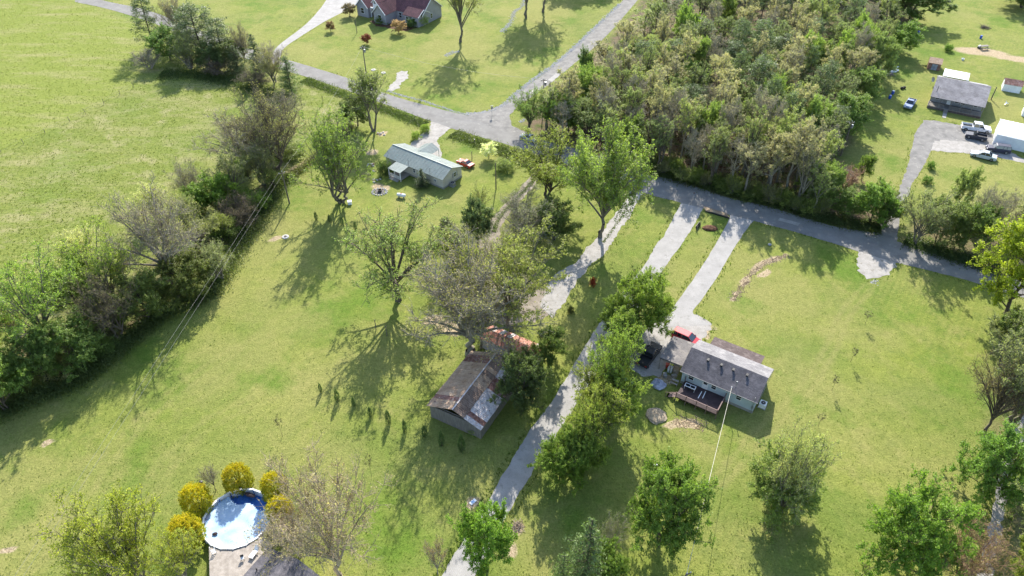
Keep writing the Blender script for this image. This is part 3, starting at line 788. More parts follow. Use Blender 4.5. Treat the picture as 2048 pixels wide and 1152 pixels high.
T_('barn_side_tree', 'dense dark olive tree pressed against the right wall of the barn', 'dense', (1040, 838), 706, 98, (.075, .10, .045), BD, 1)
T_('shed_side_tree', 'grey green tree at the right end of the rusty roofed shed', 'leafy', (1097, 740), 655, 66, (.095, .13, .045), BD, 2)
T_('barn_back_tree', 'slim bare grey tree between the great tan tree and the barn roof', 'bare', (962, 705), 560, 110, (.15, .14, .06), BG, 1)
T_('crab_tree', 'low wide grey leafless tree with crooked branches beside the farm track', 'bare', (1052, 486), 380, 135, SAGE, BG, 0)
T_('track_shrub', 'dark green shrub tree close on the right of the low grey leafless one', 'leafy', (1108, 495), 398, 78, (.07, .10, .035), BD, 2)
T_('magnolia_tree', 'dark silvery magnolia standing alone left of the farm track', 'leafy', (956, 500), 398, 62, (.07, .10, .055), BD, 0)
T_('small_pine', 'little dark olive pine left of the silvery magnolia', 'cone', (893, 472), 430, 38, (.085, .095, .04), BD)
T_('thicket_tree', 'yellow green thicket below the little olive pine', 'airy', (905, 528), 458, 105, YG, BG, 2)
T_('yard_tree', 'golden green tree leaning over the gravel yard', 'budding', (1000, 590), 470, 120, (.21, .215, .06), BG, 1)
T_('young_tree', 'small pale leafing tree on the grass between the green-roofed house and magnolia', 'airy', (962, 430), 370, 44, PALE, BG, 0)
T_('flowering_tree', 'small tree covered in white blossom in front of the roadside ditch', 'leafy', (978, 322), 284, 32, (.50, .50, .44), BD, 0)
T_('round_shrub', 'round grey green shrub right of the white blossoming tree', 'bush', (1011, 345), 314, 34, (.13, .16, .075), BD)
# trees along the long driveway
T_('drive_tree', 'light green tree filling the driveway row between the two topmost trees and the broad one', 'leafy', (1240, 735), 628, 78, (.14, .185, .05), BD, 1)
T_('drive_tree', 'light green tree in the driveway row beside the scrap pile', 'leafy', (1222, 868), 738, 92, (.145, .19, .05), BD, 0)
T_('drive_tree', 'green tree low on the house side of the driveway row', 'leafy', (1165, 960), 850, 80, (.13, .175, .045), BD, 2)
T_('drive_tree', 'dense bright green tree at the top of the driveway row above the dark pickup', 'dense', (1282, 690), 545, 112, GR, BD, 1)
T_('drive_tree', 'smaller green tree just left of the topmost of the driveway row', 'leafy', (1232, 690), 600, 72, (.12, .165, .04), BD, 0)
T_('drive_tree', 'broad green tree over the driveway, left of the parked dark pickup', 'airy', (1218, 815), 662, 104, (.12, .17, .04), BD, 2)
T_('drive_tree', 'yellow green tree whose crown covers the driveway beside the barn shrub', 'airy', (1198, 822), 705, 96, (.165, .195, .05), BD, 1)
T_('drive_tree', 'light yellow green tree in the driveway row just above the blue tailgate debris', 'airy', (1190, 892), 765, 112, (.165, .19, .045), BD, 0)
T_('drive_tree', 'lower light tree in the driveway row with sunlit concrete showing through', 'airy', (1168, 928), 815, 84, (.145, .185, .04), BD, 2)
T_('drive_tree', 'dense green tree at the bottom end of the driveway row', 'dense', (1122, 975), 872, 100, (.115, .17, .035), BD, 1)
T_('drive_edge_tree', 'bushy fresh green tree hiding the lower edge of the long driveway', 'leafy', (975, 1160), 1020, 108, (.11, .18, .035), BD, 0)
T_('lawn_tree', 'large solid dark green tree under the slanting service wire', 'dense', (1316, 1118), 932, 142, (.095, .145, .035), BD, 1)
T_('lawn_tree', 'round tree with wispy pale top and dark skirt in the middle of the right lawn', 'dense', (1553, 1042), 915, 140, (.125, .165, .055), BG, 2)
T_('wispy_tree', 'tall wispy pale tree rising out of the dark-skirted lawn tree', 'airy', (1550, 1034), 872, 110, PALE, BG, 2)
T_('lawn_tree', 'round dense green tree at the bottom edge of the right lawn', 'dense', (1786, 1165), 995, 165, (.10, .16, .03), BD, 0)
T_('spruce_tree', 'pointed bluish green spruce at the bottom edge', 'cedar', (1165, 1190), 1030, 92, (.075, .11, .05), BD, 0)
T_('spruce_tree', 'second shorter spruce left of the pointed one at the bottom edge', 'cedar', (1118, 1230), 1105, 80, (.085, .125, .045), BD, 1)
T_('lawn_shrub', 'pale grey leafless shrub right of the pointed spruce', 'bare', (1215, 1120), 1035, 62, SAGE, BG, 1)
T_('lawn_tree', 'low mid-green tree right of the spruces at the bottom edge', 'leafy', (1205, 1185), 1090, 78, (.10, .15, .035), BD, 2)
T_('lane_tree', 'clear green tree standing between the right lawn and the gravel lane', 'dense', (1962, 1015), 868, 128, (.10, .165, .045), BD, 0)
T_('leaning_tree', 'crooked leaning tree with sparse tan buds above the green lane tree', 'budding', (1968, 880), 745, 110, TANL, BD, 0, lean=(-.12, -.22))
T_('lane_side_tree', 'grey green thin-leaved tree over the upper bend of the gravel lane', 'airy', (2022, 850), 640, 160, (.15, .165, .085), BG, 1)
T_('lane_side_tree', 'dark green tree above the gravel lane at the right edge', 'leafy', (2042, 770), 612, 120, (.09, .12, .045), BD, 1)
T_('lane_side_tree', 'grey green tree hanging over the lane at the edge below the dark one', 'airy', (2068, 900), 730, 120, SAGE, BG, 2)
T_('golden_tree', 'big golden green tree where the road leaves at the right edge', 'leafy', (2012, 660), 440, 165, (.19, .225, .028), BD, 1)
T_('golden_tree', 'smaller golden green tree under the big one at the road', 'leafy', (2045, 725), 580, 100, (.17, .18, .03), BD, 2)
T_('lane_side_tree', 'grey green tree filling the belt beside the gravel lane at the right edge', 'leafy', (2048, 1010), 880, 120, (.11, .14, .06), BD, 2)
T_('lane_side_tree', 'pale grey green tree between the golden tree and the lane', 'airy', (1998, 730), 620, 92, (.15, .17, .09), BG, 1)
T_('corner_tree', 'pale green tree in the bottom right corner behind the lane', 'airy', (2045, 1120), 960, 130, SAGE, BG, 0)
T_('corner_tree', 'bright small-leaved tree on the bottom right corner', 'leafy', (2035, 1200), 1065, 100, (.13, .16, .04), BD, 0)
T_('brown_shrub', 'wide reddish tan leafless bush at the bottom right', 'bare', (1912, 1165), 1055, 135, (.21, .17, .08), (.20, .13, .085), 0)
T_('yard_tree', 'wide tan leafless tree with countless fine twigs over the bottom house roof', 'bare', (680, 1172), 935, 212, (.25, .215, .135), (.235, .195, .14), 1)
T_('yard_tree', 'broad yellow green tree at the bottom edge left of the pool', 'airy', (285, 1190), 1020, 180, (.205, .225, .035), BG, 2)
T_('yard_tree', 'yellow green leafing shrub tree below the pool bushes', 'airy', (385, 1175), 1070, 100, (.20, .22, .04), BG, 0)
T_('plum_tree', 'low brownish twiggy shrub on the right of the pool', 'bare', (592, 1085), 1015, 66, (.20, .14, .10), BT, 0)
T_('plum_tree', 'grey twiggy shrub hanging over the end of the pool deck', 'bare', (600, 1120), 1040, 100, (.18, .15, .10), BG, 1)
T_('pool_side_tree', 'little bare round-headed tree left of the pool', 'bare', (432, 984), 930, 36, GREY, BG, 1)
T_('round_sapling', 'little bare round-headed tree on the lawn left of the driveway at the bottom', 'bare', (876, 1152), 1080, 44, (.20, .14, .085), BG, 1)
for bx, by, ty, wp, lb in ((402, 1032, 970, 56, 'golden conifer bush left of the pool'), (482, 985, 930, 54, 'golden conifer bush right above the pool'), (556, 1004, 946, 52, 'golden conifer bush at the upper right of the pool'),
                       (383, 1100, 1036, 66, 'golden conifer bush at the lower left of the pool'), (566, 1048, 996, 52, 'golden conifer bush half hidden by twigs right of the pool')):
    T_('conifer_bush', lb, 'globe', (bx, by), ty, wp, (.31, .255, .015), BD, group='golden conifers round the pool', cat='bush')
# windbreak of the upper left
for a in (('pine_tree', 'tall dark pine at the left end of the roadside clump, reaching the top edge', 'tallpine', (308, 96), -25, 56, PINE, BD, 2),
          ('pine_tree', 'tallest pine in the middle of the roadside clump', 'tallpine', (412, 118), -5, 84, PINE, BD, 2),
          ('pine_tree', 'pine right of the tallest one in the roadside clump', 'tallpine', (448, 126), 28, 66, PINE, BD, 2),
          ('pine_tree', 'short pine left of the tallest one in the roadside clump', 'tallpine', (386, 108), 15, 66, PINE, BD, 2),
          ('round_tree', 'round bright green tree at the field side of the roadside clump', 'leafy', (342, 134), 50, 70, (.10, .155, .05), BD, 0),
          ('grey_shrub', 'pale grey leafless bush at the field corner of the roadside clump', 'bare', (302, 142), 92, 52, GREY, (.21, .18, .16), 0),
          ('budding_tree', 'tan budding tree behind the round green one in the roadside clump', 'budding', (362, 92), -10, 62, TANL, BG, 0),
          ('budding_tree', 'tan tree between the pines and the cedars of the roadside clump', 'budding', (490, 128), 48, 50, (.19, .165, .07), BG, 1),
          ('cedar_tree', 'narrow pointed cedar near the right end of the roadside clump', 'cedar', (522, 156), 62, 42, PINE, BD, 0),
          ('cedar_tree', 'low dark cedar between pines and pointed cedar in the roadside clump', 'cedar', (478, 146), 85, 42, PINE, BD, 1),
          ('grey_tree', 'grey leafless tree beside the road in front of the brick house drive', 'bare', (552, 168), 80, 56, GREY, (.21, .18, .16), 1),
          ('cedar_tree', 'bushy green cedar at the right end of the roadside clump', 'cedar', (584, 186), 106, 48, (.07, .11, .04), BD, 1),
          ('clump_tree', 'grey green tree filling the gap right of the round one in the roadside clump', 'airy', (382, 138), 62, 62, (.13, .15, .07), BG, 2),
          ('clump_tree', 'olive tree between the right pine and the low cedar in the roadside clump', 'leafy', (462, 150), 78, 58, (.09, .115, .05), BD, 1),
          ('clump_tree', 'pale tan tree before the right cedar of the roadside clump', 'airy', (548, 178), 95, 56, (.17, .16, .09), BG, 0),
          ('clump_tree', 'dark green tree low in the middle of the roadside clump', 'dense', (425, 150), 85, 56, (.08, .11, .05), BD, 0),
          ('dark_shrub', 'dark leafless undergrowth shrub in front of the clump pines', 'bare', (435, 155), 110, 60, (.10, .08, .05), BD, 0),
          ('dark_shrub', 'dark leafless undergrowth shrub below the clump cedars', 'bare', (510, 175), 135, 60, (.10, .09, .05), BD, 0)):
    T_(*a)
# hedgerow
for a in (('hedgerow_tree', 'tall many-stemmed bare tree at the top end of the hedgerow by the ditch', 'budding', (556, 352), 175, 130, (.19, .185, .085), BD, 1),
          ('hedgerow_tree', 'wide bare tan tree left of the tall many-stemmed one', 'budding', (492, 352), 225, 150, (.19, .175, .085), BG, 0),
          ('hedgerow_tree', 'grey bare treetop below the roadside cedars', 'bare', (568, 262), 180, 78, GREY, BG, 1),
          ('hedgerow_tree', 'bright green round tree low in the upper hedgerow', 'leafy', (438, 438), 345, 84, (.125, .19, .035), BD, 0),
          ('hedgerow_tree', 'dark green shrub tree left of the bright round one in the hedgerow', 'leafy', (405, 440), 370, 60, GR2, BD, 2),
          ('hedgerow_tree', 'thin bare shrub at the field side above the bright round tree', 'bare', (385, 400), 318, 66, (.17, .17, .09), BG, 0),
          ('hedgerow_tree', 'pale cream-flowering shrub on the field side of the hedgerow', 'airy', (318, 440), 368, 66, (.34, .34, .18), BG, 2),
          ('hedgerow_tree', 'huge rounded grey brown budding tree in the middle of the hedgerow', 'budding', (350, 588), 388, 180, (.19, .185, .10), (.17, .15, .12), 0),
          ('hedgerow_tree', 'olive green tree in front of the huge grey brown one', 'leafy', (380, 612), 510, 105, (.115, .135, .045), BD, 2),
          ('hedgerow_tree', 'silvery green tree under the wires at the edge of the hedgerow', 'airy', (442, 560), 490, 70, (.17, .19, .10), BG, 2),
          ('hedgerow_tree', 'yellow green shrub between the bright round tree and the wires', 'airy', (445, 480), 425, 60, YG, BG, 0),
          ('hedgerow_tree', 'dark brown shrub beside the wires in the upper hedgerow', 'bare', (485, 455), 385, 84, (.12, .10, .05), BD, 0),
          ('hedgerow_tree', 'tall light green feathery tree left of the huge grey brown one', 'airy', (228, 610), 450, 130, (.16, .205, .05), BG, 1),
          ('hedgerow_tree', 'white-topped flowering shrub behind the feathery tree', 'airy', (178, 540), 462, 80, (.36, .36, .19), BG, 2),
          ('hedgerow_tree', 'tangled dark olive tree between the feathery tree and the dark gap', 'budding', (240, 685), 555, 115, (.11, .11, .05), BD, 1),
          ('hedgerow_tree', 'bright green tree with open top in the lower hedgerow', 'airy', (118, 710), 520, 155, (.14, .20, .05), BG, 0),
          ('hedgerow_tree', 'dense dark green tree leaning over the shadowed lawn in the lower hedgerow', 'leafy', (165, 755), 640, 112, (.105, .15, .05), BD, 1),
          ('hedgerow_tree', 'dense green tree right of the leafy corner tree', 'leafy', (95, 780), 662, 104, (.105, .15, .05), BD, 0),
          ('hedgerow_tree', 'fresh green large-leaved tree at the left edge of the lower hedgerow', 'leafy', (15, 845), 690, 125, (.13, .19, .06), BD, 2),
          ('hedgerow_tree', 'yellowish open tree at the left edge above the large-leaved one', 'airy', (-5, 740), 570, 120, (.16, .19, .07), BG, 2),
          ('hedgerow_tree', 'light green bushy tree between the big bright tree and the feathery one in the hedgerow', 'leafy', (175, 665), 530, 105, (.13, .18, .05), BD, 1),
          ('hedgerow_tree', 'yellow green tree below the wires of the middle hedgerow', 'leafy', (300, 660), 545, 100, (.115, .145, .05), BD, 0),
          ('hedgerow_tree', 'pale olive tree on the field side above the huge grey brown one', 'airy', (400, 500), 392, 92, (.17, .18, .08), BG, 1),
          ('hedgerow_tree', 'olive green tree under the wide bare tan tree of the hedgerow', 'airy', (478, 400), 300, 88, (.14, .155, .07), BG, 0),
          ('hedgerow_tree', 'grey green tree beside the ditch wires in the upper hedgerow', 'airy', (530, 370), 285, 76, (.15, .16, .08), BG, 2),
          ('hedgerow_tree', 'pale leafing shrub on the field side near the left edge', 'airy', (45, 690), 590, 78, (.20, .21, .09), BG, 0)):
    T_(*a, cat='tree')
rr = random.Random(5)
HB = ['at the very left edge', 'below the large-leaved tree', 'under the dense green tree', 'under the dark tree leaning over the lawn', 'beside the dark gap and tangled tree', 'left of the olive green tree', 'in front of the huge grey brown tree', 'under the silvery green tree', 'by the wires below the yellow green shrub', 'beside the dark brown shrub', 'just below the tall many-stemmed tree', 'at the upper end by the ditch']
line = [(-15, 812), (60, 790), (135, 762), (205, 722), (262, 668), (330, 618), (402, 590), (438, 545), (470, 492), (500, 440), (540, 385), (580, 345)]
for i, (px, py) in enumerate(line):
    for k in range(3):
        q = (px + rr.uniform(-34, 14) - k * 16, py + rr.uniform(-26, 4) - k * 13)
        T_('hedgerow_bush', 'low tangled shrub in the hedgerow ' + HB[i], 'bush' if rr.random() < .6 else 'airy', q, q[1] - rr.uniform(24, 46), rr.uniform(36, 62),
           rr.choice([(.09, .13, .04), (.13, .16, .05), (.11, .16, .04), (.14, .14, .07)]), BD, group='shrubs filling the hedgerow', cat='bush')
# beside the road, right
for a in (('roadside_tree', 'bright green round tree on the bank where the trailer drive meets the road', 'leafy', (1738, 462), 365, 82, (.12, .185, .04), BD, 1),
          ('roadside_tree', 'dark olive bush tree at the left of the trailer drive mouth', 'leafy', (1768, 458), 385, 62, (.095, .12, .045), BD, 2),
          ('roadside_tree', 'green tree on the bank left of the bright round one', 'leafy', (1692, 446), 375, 72, (.11, .155, .045), BD, 0),
          ('roadside_tree', 'thin reddish leafless tree in front of the tan bare ground', 'bare', (1682, 398), 325, 62, (.22, .15, .10), (.24, .15, .11), 1),
          ('roadside_tree', 'slender upright green tree behind the roadside bank', 'leafy', (1722, 366), 305, 30, (.10, .145, .04), BD, 2),
          ('roadside_tree', 'silvery thin-leaved tree right of the trailer drive mouth', 'airy', (1826, 490), 366, 90, (.17, .19, .10), BG, 1),
          ('roadside_tree', 'bushy grey green tree on the bank right of the drive mouth', 'leafy', (1872, 502), 392, 78, (.12, .15, .065), BD, 2),
          ('roadside_tree', 'mid-green tree in the middle of the bank behind the road', 'leafy', (1925, 512), 402, 88, (.095, .135, .04), BD, 0),
          ('roadside_tree', 'tall oval green tree rising behind the roadside bank', 'leafy', (1912, 425), 334, 44, (.13, .165, .075), BD, 0),
          ('roadside_tree', 'bare fan-shaped tree at the right of the roadside bank', 'bare', (1986, 470), 378, 84, GREY, BG, 1),
          ('roadside_tree', 'olive tree at the right edge over the road bend', 'airy', (2040, 500), 390, 100, SAGE, BG, 2),
          ('roadside_tree', 'bare grey tree among the trees of the bank', 'bare', (1950, 480), 375, 80, SAGE, BG, 0),
          ('far_tree', 'dark green tree throwing a wide shadow at the top edge near the wood', 'leafy', (1820, 62), -40, 110, (.085, .13, .04), BD, 1),
          ('far_tree', 'dark tree on the top right corner', 'leafy', (2042, 35), -50, 100, (.07, .10, .04), BD, 1),
          ('wood_edge_tree', 'bright round green tree at the right edge of the wood', 'leafy', (1792, 120), 38, 72, (.12, .18, .045), BD, 0),
          ('wood_edge_tree', 'green tree at the wood edge by the white pickup lawn', 'leafy', (1745, 175), 70, 66, (.13, .17, .07), BD, 1),
          ('wood_edge_tree', 'dense green tree at the wood edge above the barrels', 'leafy', (1712, 225), 125, 72, (.12, .165, .06), BD, 2),
          ('wood_edge_tree', 'round green tree of the wood edge beside the utility pole top', 'leafy', (1680, 290), 185, 80, (.105, .155, .05), BD, 1),
          ('wood_edge_tree', 'bright green tree of the wood edge below the pole', 'leafy', (1618, 340), 262, 80, (.12, .175, .045), BD, 0),
          ('wood_edge_tree', 'bright green low tree by the road at the wood corner', 'leafy', (1625, 405), 318, 78, (.125, .18, .045), BD, 2),
          ('wood_edge_tree', 'green round-topped tree at the junction corner of the wood', 'airy', (1058, 262), 168, 66, (.10, .15, .045), BD, 1),
          ('wood_edge_tree', 'bright green bushy tree behind the junction corner', 'leafy', (1112, 268), 180, 72, (.13, .19, .05), BD, 1),
          ('wood_edge_tree', 'green bushy tree right of the bright one at the junction', 'leafy', (1158, 272), 190, 64, (.11, .165, .045), BD, 2),
          ('wood_edge_tree', 'slim dark green tree standing clear at the side road edge of the wood', 'leafy', (1168, 185), 94, 30, (.065, .105, .04), BD, 0)):
    T_(*a)
# lawn trees of the brick house
for a in (('lawn_tree', 'tall straight trunk on the brick house lawn with its crown above the top edge', 'airy', (921, 84), -105, 100, (.16, .17, .07), BG, 0),
          ('lawn_tree', 'tall trunk left of the two shadow-casting trees near the top edge', 'airy', (1052, 36), -150, 95, (.13, .16, .05), BG, 1),
          ('lawn_tree', 'tall trunk right of the two shadow-casting trees near the top edge', 'airy', (1086, 24), -160, 95, (.12, .15, .05), BG, 0),
          ('lawn_tree', 'tree above the top edge shading the start of the side road', 'leafy', (1180, -30), -190, 95, (.10, .14, .05), BG, 0),
          ('lawn_tree', 'tree above the top edge throwing its shadow near the side road', 'leafy', (1135, -20), -150, 80, (.10, .14, .05), BG, 1),
          ('lawn_tree', 'tree above the top edge shading the road at the upper left', 'leafy', (190, -42), -190, 100, (.10, .14, .05), BG, 2),
          ('lawn_tree', 'tree above the top edge throwing an oval shadow beside the brick house drive', 'leafy', (500, -30), -120, 80, (.10, .14, .05), BG, 0),
          ('lawn_tree', 'small dark red maple on the lawn below the brick house', 'leafy', (734, 92), 66, 20, (.17, .05, .035), BD, 0),
          ('lawn_tree', 'small tan round tree close in front of the brick house', 'leafy', (797, 72), 39, 29, (.30, .21, .13), BG, 1),
          ('lawn_tree', 'little brownish tree beside the brick house drive', 'leafy', (662, 66), 41, 16, (.17, .11, .08), BD, 2),
          ('lawn_tree', 'small brown budding tree at the garage corner of the brick house', 'leafy', (700, 38), 4, 28, (.13, .10, .06), BD, 0)):
    T_(*a)
for lb, x, y, ty, wp, c in (('pale green round bush at the right corner of the brick house', 842, 54, 26, 26, (.20, .24, .13)), ('dark green bush under the front gable of the brick house', 764, 52, 32, 22, (.08, .12, .04)),
        ('dark round bush beside the pale one at the brick house', 824, 58, 36, 18, (.06, .10, .04)), ('low green bush left of the driveway of the green-roofed house', 833, 282, 262, 17, (.12, .165, .045)),
        ('low round green bush at the mouth of the green-roofed house driveway', 850, 268, 248, 18, (.13, .18, .045)), ('dark bush at the left porch corner of the green-roofed house', 771, 352, 318, 26, (.045, .07, .03)),
        ('lone small bush on the lawn behind the wood near the trailer', 1896, 105, 88, 15, (.08, .14, .03)), ('upper of two small round bushes beside the trailer drive', 1862, 340, 322, 15, (.07, .12, .035)),
        ('lower of two small round bushes beside the trailer drive', 1854, 370, 352, 18, (.07, .12, .035)), ('low tangle of green vine at the right corner of the barn', 951, 868, 850, 24, (.14, .20, .045)),
        ('low dark shrub on the lawn between curved drive and long driveway', 1141, 628, 612, 12, (.05, .06, .03)),
        ('small dark red Japanese maple on the lawn by the curved drive', 1186, 574, 554, 11, (.16, .022, .018))):
    T_('garden_bush' if 'maple' not in lb else 'red_maple', lb, 'bush', (x, y), ty, wp, c, BD, cat='bush')
T_('cedar_tree', 'dark pointed cedar in front of the wall of the green-roofed house', 'cedar', (845, 374), 334, 30, (.045, .07, .035), BD, 0)
pos = [(642, 784, 764, 8, 'twisted dark little evergreen at the left end of the lawn row'), (676, 802, 776, 12, 'second little evergreen of the row left of the barn'), (708, 812, 793, 10, 'third little evergreen of the row left of the barn'),
       (741, 832, 812, 11, 'fourth little evergreen of the row left of the barn'), (777, 846, 818, 14, 'fifth little evergreen, largest of the row left of the barn'), (810, 862, 838, 12, 'sixth little evergreen of the row, near the barn corner'),
       (850, 874, 850, 13, 'seventh little evergreen of the row, in the barn shadow'), (884, 892, 860, 14, 'eighth little evergreen of the row, in the barn shadow'), (924, 904, 866, 17, 'ninth little evergreen, last of the row below the barn'),
       (633, 440, 422, 9, 'first little evergreen in the shadow of the many-stemmed tree'), (660, 444, 428, 9, 'second little evergreen in the shadow of the many-stemmed tree'), (685, 449, 432, 8, 'third little evergreen in the shadow of the many-stemmed tree'),
       (711, 460, 442, 8, 'fourth little evergreen in the shadow of the many-stemmed tree'), (785, 486, 466, 9, 'little evergreen seen through the forked tree, left one'), (809, 490, 470, 10, 'little evergreen seen through the forked tree, middle one'), (836, 500, 484, 9, 'little evergreen seen through the forked tree, right one')]
for x, y, ty, wp, lb in pos:
    T_('small_evergreen', lb, 'cone', (x, y), ty, wp, (.05, .085, .03), BD, group='rows of little planted evergreens', cat='evergreen')
for x, y, ty, lb in ((1730, 648, 622, 'topmost thin sapling of the row on the right lawn'), (1701, 723, 696, 'second thin sapling of the row on the right lawn'), (1664, 780, 753, 'third thin sapling of the row on the right lawn'), (1636, 853, 827, 'lowest thin sapling of the row on the right lawn'),
                     (565, 872, 832, 'thin leafless sapling on the left lawn above the pool'), (744, 955, 908, 'thin bare sapling on the lawn right of the tan tree')):
    T_('sapling', lb, 'sapling', (x, y), ty, 13, (.09, .09, .05), BD, group='thin young saplings on the lawns', cat='sapling')

# ---- the wood
wood_poly = [at(*p).to_2d() for p in [(1070, 258), (1110, 232), (1150, 200), (1200, 155), (1245, 112), (1290, 60), (1345, -20), (1380, -90), (1600, -120), (1850, -70), (1822, 30), (1775, 100), (1722, 195), (1682, 290), (1655, 360), (1640, 440), (1540, 410), (1440, 384), (1300, 343), (1180, 300), (1080, 275)]]
def inside(pt, poly):
    return sdist(np.array([pt[0]]), np.array([pt[1]]), poly)[0]
bb = (min(p.x for p in wood_poly), max(p.x for p in wood_poly), min(p.y for p in wood_poly), max(p.y for p in wood_poly))
cand = []
rw = random.Random(21)
tries = 0
while len(cand) < 290 and tries < 60000:
    tries += 1
    x, y = rw.uniform(bb[0], bb[1]), rw.uniform(bb[2], bb[3])
    d = inside((x, y), wood_poly)
    if d > -1.0: continue
    sp = 3.6 + max(0, (y - 150)) * .036
    if all((x - a) ** 2 + (y - b_) ** 2 > sp * sp for a, b_, _ in cand) and all((x - a) ** 2 + (y - b_) ** 2 > (sp * .6) ** 2 for a, b_, _ in TREES): cand.append((x, y, d))
KINDS_W = [('wood_pine', 'tall dark green pine standing in the dense wood', 'tallpine', PINE, BD, (11, 16), (2.2, 3.2), 'pine'),
           ('wood_tree', 'slender tan tree just breaking bud in the dense wood', 'forest_thin', (.195, .18, .12), BG, (13, 17), (2.2, 3.2), 'tree'),
           ('wood_tree', 'grey leafless slender tree in the dense wood', 'forest_bare', (.19, .175, .135), BG, (11, 16), (2.0, 2.9), 'tree'),
           ('wood_tree', 'yellow green leafing tree in the dense wood', 'forest_thin', (.16, .185, .075), BG, (12, 16), (2.3, 3.2), 'tree'),
           ('wood_tree', 'full green leafy tree in the dense wood', 'leafy', (.11, .15, .05), BD, (10, 14), (2.4, 3.4), 'tree'),
           ('wood_tree', 'olive green thin-leaved tree in the dense wood', 'forest_thin', (.11, .135, .06), BD, (12, 16), (2.3, 3.2), 'tree'),
           ('wood_cedar', 'dark pointed cedar low in the dense wood', 'cedar', (.05, .075, .03), BD, (6, 10), (1.6, 2.4), 'cedar')]
for x, y, d in cand:
    px, py = proj(x, y, 8)
    nz = float(fbm(np.array([x]), np.array([y]), 26, 33)[0])
    gx0, gy0 = proj(x, y, 0)
    if gx0 < 1330 and gy0 < 215: wts = (1, 7, 3, 5, 1, 2, 1); zone = 'along the side road edge of'
    elif gx0 > 1600: wts = (3, 2, 2, 3, 5, 4, 2); zone = 'on the trailer side of'
    elif gy0 > 290: wts = (1, 5, 5, 3, 2, 4, 1); zone = 'near the lower road in'
    elif gx0 < 1350: wts = (1, 5, 3, 4, 2, 4, 1); zone = 'behind the junction corner of'
    elif gy0 > 150: wts = (7 if nz > .5 else 3, 4, 3, 2, 2, 5, 2); zone = 'in the middle of'
    else: wts = (6 if nz > .5 else 3, 4, 3, 2, 2, 5, 2); zone = 'near the top edge in'
    nm, lb, sort, lc, bc, hr, wr, ct = rw.choices(KINDS_W, wts)[0]
    k = rw.uniform(.85, 1.25)
    g = 1.0 + max(0, y - 190) * .0025
    tree_at(nm, lb.replace('standing in the', zone + ' the').replace(' low in the', ' ' + zone + ' the').replace(' in the dense', ' ' + zone + ' the dense').replace(zone + ' ' + zone, zone), sort, Vector((x, y, 0)), rw.uniform(*hr) * (1.05 if d < -4 else .9) * (1.1 if gy0 > 300 else 1) * (.8 if zone.startswith('along') and d > -5 else 1), rw.uniform(*wr) * g * 1.12, tuple(c * k * 1.18 for c in lc), tuple(v * 1.25 for v in bc), None, 'trees of the dense wood', ct)
FS = ['by the mouth of the curved drive', 'opposite the long driveway', 'opposite the mulch mound', 'opposite the wider house driveway', 'left of the bright corner trees', 'beside the bright low corner tree']
for i_ in range(30):
    t_ = i_ / 29; q = (1292 + 350 * t_ + rw.uniform(-5, 5), 340 + 98 * t_ + 8 * math.sin(t_ * 3.1) - rw.uniform(0, 12))
    tree('roadside_shrub', 'low shrub at the road edge of the wood ' + FS[min(5, int(t_ * 6))], rw.choice(['bush', 'airy', 'bush']), q, q[1] - rw.uniform(20, 42), rw.uniform(26, 42), rw.choice([(.10, .13, .04), (.13, .16, .05), (.15, .155, .07), (.09, .12, .04)]), BG, None, 'shrubs along the road edge of the wood', 'bush')
# thin stems and brush between the trees of the wood
k_ = 9000
xs = RNG.uniform(bb[0], bb[1], k_); ys = RNG.uniform(bb[2], bb[3], k_); dd_ = sdist(xs, ys, wood_poly)
kp = (dd_ < -.5) & (RNG.random(k_) < np.clip(60 / ys - .12, .05, 1) * np.where(dd_ > -9, 1.0, .35)); xs, ys = xs[kp][:1100], ys[kp][:1100]; k_ = len(xs)
S_ = np.stack([xs, ys, np.full(k_, -.1)], 1); hh_ = RNG.uniform(3.5, 8.5, k_); E2 = S_ + np.stack([RNG.normal(size=k_) * .35, RNG.normal(size=k_) * .35, hh_], 1)
parts_ = [prisms(S_, E2, np.full(k_, .055), np.full(k_, .02), 3)]
rep = np.repeat(np.arange(k_), 8); t_ = RNG.uniform(.35, 1, (len(rep), 1)); a0_ = S_[rep] + (E2[rep] - S_[rep]) * t_
parts_.append(prisms(a0_, a0_ + RNG.normal(size=a0_.shape) * np.array([.5, .5, .25]) + np.array([0, 0, .45]), np.full(len(rep), .02), np.full(len(rep), .01), 3))
wd_ = join(parts_); o = link('thin_stems', mesh_np('thin_stems', wd_[0], wd_[1], 4), M['bark']); o.color = (.24, .20, .15, 1)
tag(o, 'countless thin grey stems standing between the trees of the wood', 'saplings', kind='stuff')
k_ = 70000
xs = RNG.uniform(bb[0], bb[1], k_ * 2); ys = RNG.uniform(bb[2], bb[3], k_ * 2); kp = (sdist(xs, ys, wood_poly) < .5) & (fbm(xs, ys, 5, 77) > .42) & (RNG.random(k_ * 2) < np.clip(110 / ys, .1, 1)); xs, ys = xs[kp], ys[kp]
C_ = np.stack([xs, ys, RNG.random(len(xs)) ** 1.5 * 2.6 * fbm(xs, ys, 4, 78) + .05], 1)
lv = leaves(C_, .17, RNG, .3, fbm(xs, ys, 3, 79)); o = link('undergrowth', mesh_np('undergrowth', lv[0], lv[1], 4, lv[2]), M['leaf']); o.color = (.17, .15, .07, 1)
tag(o, 'low tan and green brush covering the floor of the wood', 'undergrowth', kind='stuff')
tr_n = sum(len(o.data.polygons) for o in D.objects if o.type == 'MESH' and o.data.users == 1)
